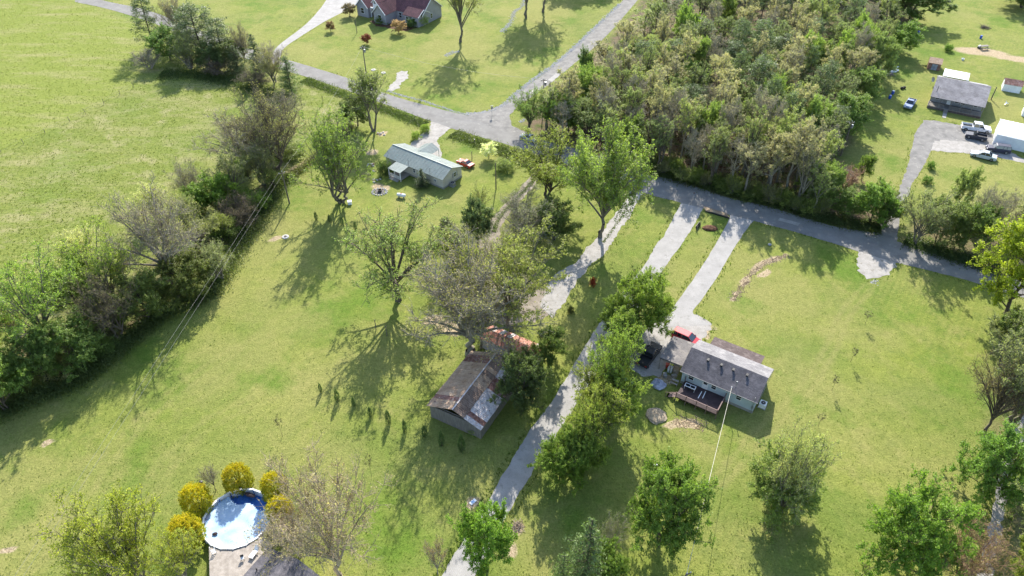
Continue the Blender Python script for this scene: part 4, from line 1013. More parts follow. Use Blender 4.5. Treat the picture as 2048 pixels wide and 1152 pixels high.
# ------------------------------------------------------------------ buildings
def frame(name, label, cat, pl, pr_, z):
    """an Empty on the ground below the eave corner pl, its x axis along the front eave towards pr_"""
    a = at(*pl, z); b_ = at(*pr_, z); d = b_ - a
    e = empty(name, (a.x, a.y, 0), math.atan2(d.y, d.x)); tag(e, label, cat)
    return e, d.length
def loc(e, px, py, z):
    """pixel at height z in the local coordinates of a frame"""
    p = at(px, py, z) - e.location; c, s = math.cos(-e.rotation_euler.z), math.sin(-e.rotation_euler.z)
    return (p.x * c - p.y * s, p.x * s + p.y * c)

def shingle(name, c0, c1, patchc=None):
    m, n, b = newmat(name); co = objco(n)
    br = N(n, 'ShaderNodeTexBrick'); br.inputs['Scale'].default_value = 1.0; br.inputs['Brick Width'].default_value = .34; br.inputs['Row Height'].default_value = .15
    br.inputs['Mortar Size'].default_value = .014; br.inputs['Color1'].default_value = (*c0, 1); br.inputs['Color2'].default_value = (*c1, 1); br.inputs['Mortar'].default_value = (*[v * .6 for v in c0], 1)
    n.links.new(co, br.inputs['Vector'])
    c = mix(n, .8, br.outputs['Color'], ramp(n, noise(n, co, .45, 6, .7), .3, .7, (.62, .62, .64), (1.4, 1.4, 1.4)), 'MULTIPLY')
    if patchc: c = mix(n, ramp(n, noise(n, co, .8, 5, .7), .52, .7), c, patchc)
    n.links.new(c, b.inputs['Base Color']); b.inputs['Roughness'].default_value = .9
    bump(n, b, br.outputs['Fac'], -.4, .02)
    return m
def siding(name, c, step=.2, axis='Z'):
    m, n, b = newmat(name); co = objco(n)
    wv = N(n, 'ShaderNodeTexWave', wave_type='BANDS', bands_direction=axis, wave_profile='SAW'); wv.inputs['Scale'].default_value = .314 / step; wv.inputs['Distortion'].default_value = 0
    n.links.new(co, wv.inputs['Vector'])
    a = mix(n, .6, c, ramp(n, noise(n, co, .7, 5), .3, .7, tuple(v * .8 for v in c), tuple(v * 1.12 for v in c)))
    n.links.new(a, b.inputs['Base Color']); b.inputs['Roughness'].default_value = .6
    bump(n, b, wv.outputs['Fac'], .5, .025)
    return m
M['sh_dark'] = shingle('dark_grey_shingles', (.075, .072, .080), (.115, .108, .118), (.14, .13, .14))
M['sh_light'] = shingle('pale_grey_shingles', (.15, .145, .15), (.22, .21, .21), (.26, .25, .245))  # same shingle pattern in a paler grey, for back slopes
M['sh_carport'] = shingle('carport_shingles', (.13, .12, .115), (.19, .175, .165), (.24, .215, .19))
M['sh_brown'] = shingle('brown_shingles', (.075, .055, .05), (.115, .09, .085), (.16, .13, .12))
M['sh_trailer'] = shingle('trailer_shingles', (.21, .195, .195), (.27, .255, .255), (.14, .13, .125))
M['sh_maroon'] = shingle('maroon_shingles', (.10, .045, .05), (.15, .07, .075), (.08, .04, .045))
M['siding_blue'] = siding('blue_grey_siding', (.46, .53, .56))
M['siding_tan'] = siding('pale_tan_siding', (.52, .48, .42))
M['siding_grey'] = siding('grey_siding', (.27, .27, .27))
M['brick_grey'] = siding('grey_painted_brick', (.30, .29, .31), .1)
M['green_roof'] = surf('green_metal', (.215, .25, .23), (.27, .305, .28), .5, .6, .0, .01, 5, c2=(.23, .30, .28), lo=.3, hi=.7)
M['rust_roof'] = surf('rusty_metal', (.13, .062, .045), (.31, .165, .13), 1.1, .7, .2, .01, 8, c2=(.46, .40, .37))
M['orange_rust'] = surf('orange_rust_metal', (.30, .105, .07), (.42, .21, .15), 1.2, .7, .2, .01, 6, c2=(.50, .38, .33))
M['rust_white'] = surf('rust_streaked_galvanised', (.38, .34, .33), (.60, .55, .53), 1.6, .7, .2, .01, 7, c2=(.22, .11, .075))
M['tan_sheet'] = surf('dusty_brown_metal', (.33, .215, .135), (.46, .335, .235), .9, .7, .2, .01, 7, c2=(.17, .10, .08))
M['dark_sheet'] = surf('dark_brown_metal', (.17, .115, .085), (.26, .185, .14), .9, .7, .2, .01, 7, c2=(.10, .06, .05))
M['blue_tarp'] = surf('blue_tarp', (.12, .22, .42), (.22, .36, .58), 1.6, .5, .5, .05, 5)
M['silver_tarp'] = surf('silver_tarp', (.16, .18, .24), (.34, .36, .42), 1.6, .35, .6, .06, 4)
M['junk'] = surf('mixed_boxes', (.30, .22, .15), (.45, .36, .28), 3, .8, .3, .02, 9)
M['plastic_blue'] = plain('blue_plastic', (.03, .08, .42), .4)
M['white_plastic'] = plain('white_plastic', (.75, .75, .75), .4)
M['red_plastic'] = plain('red_plastic', (.45, .05, .03), .5)

def window(par, u, z, w, h, v, side='front', mat=None, shutters=None):
    """a framed window proud of a wall; u centre along the wall, v the wall plane"""
    t = .07; f = MB(); g = MB()
    def bx(mb, a0, a1, z0, z1, d0, d1):
        if side == 'front': mb.box(a0, a1, v - d1, v - d0, z0, z1)
        else: mb.box(v + d0, v + d1, a0, a1, z0, z1)
    bx(f, u - w / 2 - t, u + w / 2 + t, z + h, z + h + t, 0, .06); bx(f, u - w / 2 - t, u + w / 2 + t, z - t, z, 0, .06)
    bx(f, u - w / 2 - t, u - w / 2, z, z + h, 0, .06); bx(f, u + w / 2, u + w / 2 + t, z, z + h, 0, .06)
    bx(f, u - w / 2, u + w / 2, z + h / 2 - .025, z + h / 2 + .025, 0, .05)
    o = f.build('window', mat or M['white_paint'], par)
    bx(g, u - w / 2, u + w / 2, z, z + h, .004, .022); g.build('pane', M['glass'], o)
    return o
def roof_panels(par, name, m, q, n, t=.05, ribs=True, ov=.006, alt=None, jit=.0, rnd=random.Random(3)):
    """a slope of n separate metal sheets; q: eave-left, eave-right, ridge-right, ridge-left"""
    q = [Vector(p) for p in q]
    nn = (q[1] - q[0]).cross(q[3] - q[0]).normalized()
    for i in range(n):
        a, b_ = i / n, (i + 1) / n
        z = nn * (ov * (i % 2) + rnd.uniform(0, jit))
        dn = rnd.uniform(-jit, jit) * 3
        p = [q[0].lerp(q[1], a), q[0].lerp(q[1], b_ - .002), q[3].lerp(q[2], b_ - .002), q[3].lerp(q[2], a)]
        sl_ = (q[3] - q[0]).normalized() * dn
        p[0] = p[0] - sl_; p[1] = p[1] - sl_
        mb = MB().slab([v + z for v in p], t)
        if ribs:
            for s_ in (.04, .35, .68, .96):
                c0 = p[0].lerp(p[1], s_) + z; c1 = p[3].lerp(p[2], s_) + z; dx = (p[1] - p[0]).normalized() * .025
                mb.slab([c0 - dx + nn * .035, c0 + dx + nn * .035, c1 + dx + nn * .035, c1 - dx + nn * .035], .035)
        mb.build(name, (alt if alt and rnd.random() < .35 else m), par)
def post(par, u, v, z0, z1, r=.06, m=None, name='post'):
    return MB().box(u - r, u + r, v - r, v + r, z0, z1).build(name, m or M['wood_grey'], par)
def ac_unit(label, p, rz, s=.45, grp=None):
    e = empty('air_conditioner', p, rz); tag(e, label, 'air conditioner')
    MB().box(-s - .1, s + .1, -s - .1, s + .1, 0, .07).build('pad', M['concrete'], e)
    MB().box(-s, s, -s, s, .072, .85).build('cabinet', M['white_paint'] if grp is None else M['grey_metal'], e)
    MB().lathe([(s * .72, .852), (s * .72, .90), (s * .6, .90), (s * .6, .86)], 16).build('fan_guard', M['black_metal'], e)
    MB().lathe([(s * .18, .862), (s * .18, .93)], 8).build('fan_hub', M['grey_metal'], e)
    return e

# ---- the blue-grey house with the brown deck
def near(x, y): return (1200 + x / 3.84, 580 + y / 3.84)
ZE = 3.0
H1, L1 = frame('house', 'blue grey house with a dark shingled roof, brown deck, carport and four roof vents', 'house', near(615, 620), near(1210, 870), ZE)
W1 = 8.2; RZ = 4.75
w = MB().box(.35, L1 - .35, .45, W1 - .45, 0, ZE - .05)
w.prism([(.45, ZE - .05), (W1 - .45, ZE - .05), (W1 / 2, RZ - .22)], 0, .36, L1 - .36).build('wall', M['siding_blue'], H1)
MB().box(.31, L1 - .31, .41, W1 - .41, -.05, .5).build('foundation', M['concrete'], H1)
MB().slab([(0, 0, ZE), (L1, 0, ZE), (L1, W1 / 2, RZ), (0, W1 / 2, RZ)], .12).build('front_roof_slope', M['sh_dark'], H1)
MB().slab([(L1, W1, ZE), (0, W1, ZE), (0, W1 / 2 + .004, RZ), (L1, W1 / 2 + .004, RZ)], .12).build('back_roof_slope', M['sh_light'], H1)
MB().box(-.02, L1 + .02, -.06, -.002, ZE - .15, ZE - .01).box(L1 + .002, L1 + .05, 0, W1, ZE - .18, ZE - .13).build('gutter', M['siding_grey'], H1)
for x, y in ((828, 535), (930, 575), (1022, 612), (1127, 653)):
    u, v = loc(H1, *near(x, y + 12), ZE + 1.2); zr = ZE + (RZ - ZE) * v / (W1 / 2)
    MB().box(u - .13, u + .13, v - .13, v + .13, zr - .1, zr + .26).prism([(v - .24, zr + .26), (v + .22, zr + .30), (v + .22, zr + .36), (v - .24, zr + .32)], 0, u - .17, u + .17).build('roof_vent', M['black_metal'], H1)
u, v = loc(H1, *near(1045, 735), ZE + .7); zr = ZE + (RZ - ZE) * v / (W1 / 2)
MB().tube([(u, v, zr - .1), (u, v, zr + 1.1)], .05, 8).tube([(u - .1, v, zr + 1.1), (u + .1, v, zr + 1.16)], .08, 6).build('vent_pipe', M['grey_metal'], H1)
for x, wd, hh in ((697, .8, .95), (873, .7, .85), (1065, .7, .85)):
    yy_ = {697: 680, 873: 748, 1065: 830}[x]
    u = loc(H1, *near(x, yy_), 2.0)[0]; window(H1, u, 1.65, wd, hh, .45)
u = loc(H1, *near(803, 735), 1.9)[0]
d_ = MB().box(u - .48, u + .48, .38, .448, .95, 2.95).build('door', M['white_paint'], H1)
MB().box(u - .28, u + .28, .36, .378, 1.95, 2.7).build('pane', M['glass'], d_)
MB().box(u - .40, u - .34, .33, .378, 1.8, 1.9).build('handle', M['chrome'], d_)
# meter and pipe on the corner
MB().tube([(L1 - .55, .30, .3), (L1 - .55, .30, 3.6)], .05, 6).box(L1 - .68, L1 - .42, .32, .44, 1.1, 1.6).build('meter_riser', M['grey_metal'], H1)
# carport
cu = loc(H1, *near(455, 515), ZE)[0]
MB().slab([(cu, 1.2, 2.75), (-.02, 1.2, 2.95), (-.02, 7.0, 2.95), (cu, 7.0, 2.75)], .14).build('carport_roof', M['sh_carport'], H1)
for u in (cu + .15, cu + 2.0):
    for v in (1.4, 6.8): post(H1, u, v, 0, 2.66, .06)
MB().box(cu + .05, -.1, 1.24, 1.34, 2.45, 2.62).build('carport_beam', M['wood_grey'], H1); MB().box(cu + .05, -.1, 6.86, 6.96, 2.45, 2.62).build('carport_beam', M['wood_grey'], H1)
# back porch roof
MB().slab([(10.2, 10.8, 2.45), (1.8, 10.8, 2.45), (1.8, W1 + .02, 2.82), (10.2, W1 + .02, 2.82)], .12).build('back_porch_roof', M['sh_brown'], H1)
for u in (2.0, 4.7, 7.4, 10.0): post(H1, u, 10.6, 0, 2.35, .06)
MB().box(2.0, 10.2, W1 - .40, 10.7, .35, .5).build('back_porch_floor', M['deck_brown'], H1)
MB().box(10.45, 11.6, 8.6, 9.8, .0, .35).build('back_step', M['concrete'], H1)
# deck
da = loc(H1, *near(592, 775), 1.9); db = loc(H1, *near(900, 935), 1.9)
u0, u1, v0 = da[0], db[0], (da[1] + db[1]) / 2
DZ = .95
dk = MB()
k = 0; vv = v0
while vv < .42:
    dk.box(u0, u1, vv, min(vv + .135, .43), DZ - .04, DZ); vv += .14
dk.build('deck_board', M['deck_brown'], H1, kind='stuff')
MB().box(u0, u1, v0 + .02, v0 + .07, DZ - .25, DZ - .045).box(u0 + .02, u0 + .07, v0 + .07, .4, DZ - .25, DZ - .045).box(u1 - .07, u1 - .02, v0 + .07, .4, DZ - .25, DZ - .045).build('deck_joist', M['deck_brown'], H1)
npst = 5
for i in range(npst):
    u = u0 + .06 + (u1 - u0 - .12) * i / (npst - 1)
    post(H1, u, v0 - .05, 0, 2.05, .055, M['rail_brown'])
post(H1, u1 - .05, .38 - .05, 0, 2.05, .055, M['rail_brown'])
post(H1, u0 + .05, .30, 0, 2.05, .055, M['rail_brown'])
MB().box(u0, u1, v0 - .10, v0 + .04, 1.86, 1.92).build('front_rail', M['rail_brown'], H1)
MB().box(u1 - .10, u1 + .04, v0 + .05, .4, 1.86, 1.92).build('side_rail', M['rail_brown'], H1)
bl = MB(); u = u0 + .15
while u < u1 - .05: bl.box(u - .02, u + .02, v0 - .05, v0 - .01, DZ, 1.86); u += .13
v = v0 + .15
while v < .35: bl.box(u1 - .05, u1 - .01, v - .02, v + .02, DZ, 1.86); v += .13
bl.build('baluster', M['rail_brown'], H1, kind='stuff')
for i in range(5):   # stair flight down to the left
    MB().box(u0 - .28 * (i + 1), u0 - .28 * i - .01, v0, v0 + 1.0, DZ - .19 * (i + 1) - .04, DZ - .19 * (i + 1)).build('stair_tread', M['rail_brown'], H1)
MB().hexa([(u0 - 1.5, v0 - .08, 1.0), (u0, v0 - .08, 1.84), (u0, v0 + .0, 1.84), (u0 - 1.5, v0 + .0, 1.0), (u0 - 1.5, v0 - .08, 1.06), (u0, v0 - .08, 1.91), (u0, v0, 1.91), (u0 - 1.5, v0, 1.06)]).build('stair_rail', M['rail_brown'], H1)
post(H1, u0 - 1.5, v0 - .05, 0, 1.08, .05, M['rail_brown'])
H1M = H1.matrix_basis.copy()
def in_house(e, u, v, z=0): return Matrix.Translation(e.location) @ Matrix.Rotation(e.rotation_euler.z, 4, 'Z') @ Vector((u, v, z))
RZ1 = H1.rotation_euler.z
# things on the deck
tu, tv = loc(H1, *near(692, 748), DZ + .4)
tb = empty('patio_table', in_house(H1, tu, tv, DZ), RZ1); tag(tb, 'white framed glass-topped table on the brown deck', 'table')
MB().box(-.85, .85, -.38, -.28, .66, .72).box(-.85, .85, .28, .38, .66, .72).box(-.85, -.75, -.28, .28, .66, .72).box(.75, .85, -.28, .28, .66, .72).box(-.03, .03, -.28, .28, .66, .72).build('table_frame', M['white_plastic'], tb)
MB().box(-.75, -.03, -.28, .28, .68, .70).box(.03, .75, -.28, .28, .68, .70).build('table_top', M['glass'], tb)
for a, b_ in ((-.8, -.33), (.8, -.33), (-.8, .33), (.8, .33)): MB().box(a - .03, a + .03, b_ - .03, b_ + .03, 0, .66).build('leg', M['white_plastic'], tb)
for k, (x, lb) in enumerate(((768, 'left of two white boards laid across the brown deck'), (800, 'right of two white boards laid across the brown deck'))):
    bu, bv = loc(H1, *near(x, 805), DZ)
    o = MB().box(-.06, .06, -.85, .75, 0, .09).box(-.075, .075, .55, .65, .09, .11).build('white_board', M['white_plastic']); o.location = in_house(H1, bu, bv, DZ + .002); o.rotation_euler.z = RZ1 + .06 * k; tag(o, lb, 'board', 'white boards on the deck')
ac_unit('white air conditioner beside the right end of the blue grey house', in_house(H1, *loc(H1, *near(1250, 880), .4)), RZ1, .5)
# clutter by the carport
cl = empty('covered_hot_tub', in_house(H1, *loc(H1, *near(452, 715), .5)), RZ1 - .2); tag(cl, 'low heap covered by a crumpled silver blue tarp near the deck stairs', 'tarp')
def lump(par, name, m, sx, sy, h, seed, loc_=(0, 0, 0), nseg=14, flat=.5, rot=0):
    r_ = random.Random(seed); mb = MB(); vs = []; fs = []
    for j in range(7):
        for i in range(nseg):
            a = 6.283 * i / nseg; t = j / 6
            rad = (1 - t ** 2.2) * (1 + r_.uniform(-.14, .14)) if j < 6 else .04
            sq = 1 / max(abs(math.cos(a)), abs(math.sin(a))) ** flat
            vs.append((math.cos(a) * sx * rad * sq, math.sin(a) * sy * rad * sq, h * (t ** .6) * (1 + r_.uniform(-.08, .08)) if j else 0))
    for j in range(6):
        for i in range(nseg): fs.append((j * nseg + i, j * nseg + (i + 1) % nseg, (j + 1) * nseg + (i + 1) % nseg, (j + 1) * nseg + i))
    fs.append(tuple(range(6 * nseg, 7 * nseg)))
    o = mb.add(vs, fs).build(name, m, par); o.location = loc_; o.rotation_euler.z = rot
    return o
lump(cl, 'tarp', M['silver_tarp'], 1.15, 1.0, .75, 4)
bs = empty('bench', in_house(H1, *loc(H1, *near(575, 705), .4)), RZ1); tag(bs, 'small pale picnic bench between carport and deck stairs', 'bench')
MB().box(-.6, .6, -.1, .25, .70, .75).build('table_top', M['wood_deck'], bs); MB().box(-.6, .6, -.55, -.3, .42, .46).build('seat', M['wood_deck'], bs)
for s_ in (-.5, .5): MB().box(s_ - .04, s_ + .04, -.5, .2, .3, .38).box(s_ - .04, s_ + .04, -.5, -.42, 0, .3).box(s_ - .04, s_ + .04, .1, .18, 0, .7).build('leg', M['wood_deck'], bs)
for k, (x, y, sx, sy, sz, mm, lb, nm) in enumerate(((540, 610, .35, .4, .9, 'white_plastic', 'white cabinet standing under the carport edge', 'cabinet'), (585, 615, .45, .4, .95, 'junk', 'large brown cardboard box under the carport', 'cardboard_box'),
        (520, 580, .3, .3, .7, 'red_plastic', 'orange red plastic tub among the carport clutter', 'storage_tub'), (500, 650, .25, .4, .5, 'grey_metal', 'grey metal crate in front of the carport clutter', 'crate'), (570, 655, .4, .25, .45, 'wood_deck', 'low pale wooden crate in front of the carport clutter', 'crate'))):
    c = empty(nm, in_house(H1, *loc(H1, *near(x, y), .4)), RZ1 + .2 * k); tag(c, lb, nm.replace('_', ' '))
    MB().box(-sx, sx, -sy, sy, 0, sz).build('body', M[mm], c); MB().box(-sx - .02, sx + .02, -sy - .02, sy + .02, sz, sz + .05).build('lid', M[mm], c)
hump = lump(None, 'brush_pile', surf('dry_brush', (.24, .19, .13), (.38, .31, .22), 4, .95, 1, .1, 8), 1.5, 1.6, .5, 8, at(1313, 832), 18, .1); tag(hump, 'rounded pile of dry brush on the lawn below the deck stairs', 'brush pile')
# pieces of junk below the row trees
jk = empty('scrap_pile', at(1228, 806)); tag(jk, 'pile of white and blue scrap beneath the driveway tree row', 'scrap')
for k in range(7):
    r_ = random.Random(k); s_ = r_.uniform(.25, .7)
    o = MB().box(-s_, s_, -s_ * .5, s_ * .5, 0, .12 + .4 * r_.random()).box(-s_ * .5, s_ * .3, -s_ * .3, s_ * .3, .1, .6).build('scrap', M[('white_plastic', 'blue_tarp', 'silver_tarp', 'white_metal', 'junk')[k % 5]], jk); o.location = (r_.uniform(-1.2, 1.2), r_.uniform(-1.2, 1.2), 0); o.rotation_euler.z = r_.random() * 3
tg = empty('trailer_tailgate', at(1195, 838), .9); tag(tg, 'dark blue trailer ramp lying at the edge of the driveway trees', 'ramp')
MB().box(-1.0, 1.0, -.45, .45, .25, .34).build('ramp', M['dull_paint'], tg).color = (.10, .14, .22, 1)
MB().box(-1.05, 1.05, -.5, -.42, .1, .5).box(-1.05, 1.05, .42, .5, .1, .5).build('rim', M['white_metal'], tg)
for k, (x, y) in enumerate(((1248, 762), (1262, 770), (1240, 775))):
    o = MB().box(-.5, .5, -.3, .3, 0, .5).box(-.3, .2, -.35, .35, .45, .62).build('storage_bin', M[('blue_tarp', 'white_plastic', 'red_plastic')[k]]); o.location = at(x, y); o.rotation_euler.z = k; tag(o, ('blue', 'white', 'red')[k] + ' bin under the driveway tree beside the tarp heap', 'bin')

# ---- planter bed and mulch at the road end of the drives
mul = lump(None, 'mulch_pile', M['mulch'], 1.55, .95, .5, 12, at(1420, 457), 18, .1); tag(mul, 'oval mound of brown mulch between the two driveway mouths', 'mulch')
rw_ = empty('timber_edging', at(1408, 424)); tag(rw_, 'dark timber edging at the roadside between the two driveways', 'edging')
a = at(1411, 424) - at(1408, 424); b_ = at(1459, 438) - at(1408, 424)
MB().hexa([(a.x, a.y, 0), (b_.x, b_.y, 0), (b_.x, b_.y + .3, 0), (a.x, a.y + .3, 0), (a.x, a.y, .3), (b_.x, b_.y, .3), (b_.x, b_.y + .3, .3), (a.x, a.y + .3, .3)]).build('sleeper', M['black_metal'], rw_)
MB().hexa([(a.x, a.y + .3, 0), (b_.x, b_.y + .3, 0), (b_.x - .2, b_.y + 2.0, 0), (a.x, a.y + 2.0, 0), (a.x, a.y + .3, .22), (b_.x, b_.y + .3, .22), (b_.x - .2, b_.y + 2.0, .12), (a.x, a.y + 2.0, .12)]).build('bed', M['soil'], rw_)
sg = empty('leaning_board', at(1397, 456), 1.0); tag(sg, 'dark narrow board propped up beside the left driveway mouth', 'board')
MB().hexa([(-1.1, 0, 0), (1.1, 0, 0), (1.1, .06, 0), (-1.1, .06, 0), (-1.1, .3, .9), (1.1, .3, .9), (1.1, .36, .9), (-1.1, .36, .9)]).build('board', M['black_metal'], sg)
MB().box(-1.0, -.9, -.05, .04, 0, 1.1).box(.9, 1.0, -.05, .04, 0, 1.1).build('stake', M['wood_grey'], sg)

# ---- the old barn
def bp(x, y): return (550 + x / 2.743, 480 + y / 2.743)
BE = 2.8
B1, LB = frame('barn', 'old grey board barn with rusty sheet metal roof and open gable', 'barn', bp(835, 905), bp(1130, 1035), BE)
DB = loc(B1, *bp(1055, 600), BE)[1]; ua, _ = loc(B1, *bp(985, 935), BE + 1.6)
ua = LB * .5; BR = BE + 1.75
MB().box(.3, LB - .2, .25, .33, 0, BE - .15).build('front_wall', M['wood_grey'], B1)
for i in range(22):
    u = .3 + (LB - .55) * i / 22
    MB().box(u + .01, u + (LB - .55) / 22 - .02, .215 - .01 * (i % 2), .248, 0, BE - .12 - .1 * ((i * 7) % 3)).build('plank', M['wood_grey'], B1)
MB().box(.3, .4, .34, DB - .3, 0, BE - .1).box(LB - .3, LB - .2, .34, DB - .3, 0, BE - .1).box(.4, LB - .3, DB - .4, DB - .3, 0, BE - .1).build('side_wall', M['wood_grey'], B1)
tr = MB()
for vv in (.3, DB * .33, DB * .66):
    tr.hexa([(.3, vv, BE - .1), (LB / 2, vv, BR - .25), (LB / 2, vv + .12, BR - .25), (.3, vv + .12, BE - .1), (.3, vv, BE + .04), (LB / 2, vv, BR - .09), (LB / 2, vv + .12, BR - .09), (.3, vv + .12, BE + .04)])
    tr.hexa([(LB / 2, vv, BR - .25), (LB - .3, vv, BE - .1), (LB - .3, vv + .12, BE - .1), (LB / 2, vv + .12, BR - .25), (LB / 2, vv, BR - .09), (LB - .3, vv, BE + .04), (LB - .3, vv + .12, BE + .04), (LB / 2, vv + .12, BR - .09)])
    tr.box(.4, LB - .4, vv + .13, vv + .22, BE - .12, BE)
tr.build('roof_truss', M['wood_grey'], B1)
roof_panels(B1, 'roof_sheet', M['tan_sheet'], [(-.05, DB, BE), (-.05, -.2, BE), (ua, -.2, BR), (ua, DB, BR)], 15, .04, jit=.015, alt=M['rust_roof'])
um = ua + (LB - ua) * .42; zm = BR - (BR - BE) * .42
roof_panels(B1, 'roof_sheet', M['dark_sheet'], [(um, -.2, zm), (um, DB, zm), (ua + .005, DB, BR), (ua + .005, -.2, BR)], 14, .04, jit=.015, alt=M['tan_sheet'])
roof_panels(B1, 'roof_sheet', M['rust_white'], [(LB + .15, -.25, BE - .12), (LB + .15, DB * .9, BE - .12), (um - .03, DB * .9, zm - .05), (um - .03, -.25, zm - .05)], 14, .04, jit=.02, alt=M['rust_roof'])
MB().box(ua - .1, ua + .1, -.2, DB, BR + .03, BR + .08).build('ridge_cap', M['rust_white'], B1)
RZB = B1.rotation_euler.z
# rusty long shed behind
B2, LB2 = frame('long_shed', 'long low shed with orange rusty metal roof behind the barn', 'shed', bp(1160, 556), bp(1425, 668), 2.3)
B2.location = in_house(B2, -1.2, 0); LB2 += 1.2
for q, mm, mm2 in (([(LB2, 0, 2.3), (-.0, 0, 2.3), (0, 1.7, 3.1), (LB2, 1.7, 3.1)][::1], M['orange_rust'], M['rust_white']),):
    roof_panels(B2, 'roof_sheet', mm, [(0, 0, 2.3), (LB2, 0, 2.3), (LB2, 1.9, 3.15), (0, 1.9, 3.15)], 13, .04, jit=.012, alt=M['rust_roof'])
roof_panels(B2, 'roof_sheet', M['orange_rust'], [(LB2, 3.8, 2.3), (0, 3.8, 2.3), (0, 1.905, 3.15), (LB2, 1.905, 3.15)], 13, .04, jit=.012, alt=M['rust_white'])
MB().box(.2, LB2 - .2, .3, 3.5, 0, 2.25).prism([(.3, 2.25), (3.5, 2.25), (1.9, 2.98)], 0, .21, LB2 - .21).build('wall', M['rust_white'], B2)
MB().box(LB2 - 3.4, LB2 - 2.3, .24, .298, 0, 2.0).build('door', M['blue_tarp'], B2)
B3 = empty('lean_to', in_house(B1, LB * .62, DB - .4), RZB); tag(B3, 'small orange red roofed link between the barn and the long shed', 'lean-to')
MB().box(.1, 1.6, .1, 3.2, 0, 2.4).build('wall', M['wood_grey'], B3)
roof_panels(B3, 'roof_sheet', M['orange_rust'], [(1.8, 0, 2.42), (1.8, 3.4, 2.42), (.0, 3.4, 3.2), (.0, 0, 3.2)], 5, .04, jit=.01)
tp = lump(None, 'blue_tarp', M['blue_tarp'], .7, .6, .35, 5, in_house(B1, LB * .57, DB - .6, BR - .9), 12); tag(tp, 'crumpled blue tarp lying on the barn roof by the orange roofed link', 'tarp')

# ---- the green-roofed house
def gp(x, y): return (600 + x / 3.84, 250 + y / 3.84)
GE = 2.6
G1, LG = frame('house', 'pale tan long house with a green metal roof and small front porch', 'house', gp(640, 238), gp(1095, 425), GE)
WG = 7.2; GR_ = GE + 1.45
MB().box(.3, LG - .3, .4, WG - .4, 0, GE - .05).prism([(.4, GE - .05), (WG - .4, GE - .05), (WG * .47, GR_ - .2)], 0, .31, LG - .31).build('wall', M['siding_tan'], G1)
MB().box(.26, LG - .26, .36, WG - .36, -.05, .4).build('foundation', M['concrete'], G1)
VR = WG * .47
roof_panels(G1, 'roof_panel', M['green_roof'], [(0, 0, GE), (LG, 0, GE), (LG, VR, GR_), (0, VR, GR_)], 20, .05)
roof_panels(G1, 'roof_panel', M['green_roof'], [(LG, WG, GE), (0, WG, GE), (0, VR + .005, GR_), (LG, VR + .005, GR_)], 20, .05)
MB().box(0, LG, VR - .12, VR + .12, GR_ + .04, GR_ + .08).build('ridge_cap', M['green_roof'], G1)
pa_ = loc(G1, *gp(672, 330), 2.3); pb_ = loc(G1, *gp(770, 368), 2.3)
pu0, pu1, pv = pa_[0], pb_[0], min(pa_[1], pb_[1])
roof_panels(G1, 'porch_roof_panel', M['green_roof'], [(pu0, pv, 2.25), (pu1, pv, 2.25), (pu1, -.02, GE - .02), (pu0, -.02, GE - .02)], 4, .05)
for u in (pu0 + .15, (pu0 + pu1) / 2, pu1 - .15): post(G1, u, pv + .15, 0, 2.2, .07, M['white_paint'], 'porch_post')
MB().box(pu0, pu1, pv + .05, .35, .3, .42).build('porch_floor', M['wood_deck'], G1)
pr2 = MB().box(pu0, pu1, pv + .1, pv + .16, 1.15, 1.2); u = pu0
while u < pu1: pr2.box(u, u + .04, pv + .1, pv + .15, .42, 1.15); u += .16
pr2.build('porch_railing', M['white_paint'], G1)
for i in range(2): MB().box(pu0 + .6, pu1 - .6, pv - .3 * (i + 1) + .04, pv - .3 * i + .03, 0, .28 - .13 * i).build('porch_step', M['concrete'], G1)
for x, y, wd in ((868, 352, .6),):
    u = loc(G1, *gp(x, y), 1.9)[0]; window(G1, u, 1.3, wd, .9, .4)
window(G1, loc(G1, *gp(1010, 440), 1.6)[0], 1.2, .5, .5, .4)
u = loc(G1, *gp(920, 385), 1.2)[0]
d_ = MB().box(u - .45, u + .45, .33, .398, .42, 2.4).build('door', M['white_paint'], G1); MB().box(u + .3, u + .36, .3, .33, 1.3, 1.4).build('handle', M['chrome'], d_)
window(G1, WG * .62, 1.3, .9, 1.0, LG - .3, 'side', M['white_paint'])
sh_ = MB().box(LG - .298, LG - .24, WG * .62 - .85, WG * .62 - .56, 1.25, 2.35).box(LG - .298, LG - .24, WG * .62 + .56, WG * .62 + .85, 1.25, 2.35).build('shutter', M['siding_grey'], G1)
for x, y in ((785, 330), (988, 375)):
    u = loc(G1, *gp(x, y), 3.0)[0]
    MB().tube([(u, .2, GE - .2), (u, .2, GE + 1.5)], .05, 6).lathe([(.11, GE + 1.5), (.02, GE + 1.7)], 8, (u, .2)).build('vent_pipe', M['grey_metal'], G1)
MB().tube([(.6, 1.0, GE + .2), (.6, 1.0, GE + 1.3)], .05, 6).build('vent_pipe', M['grey_metal'], G1)
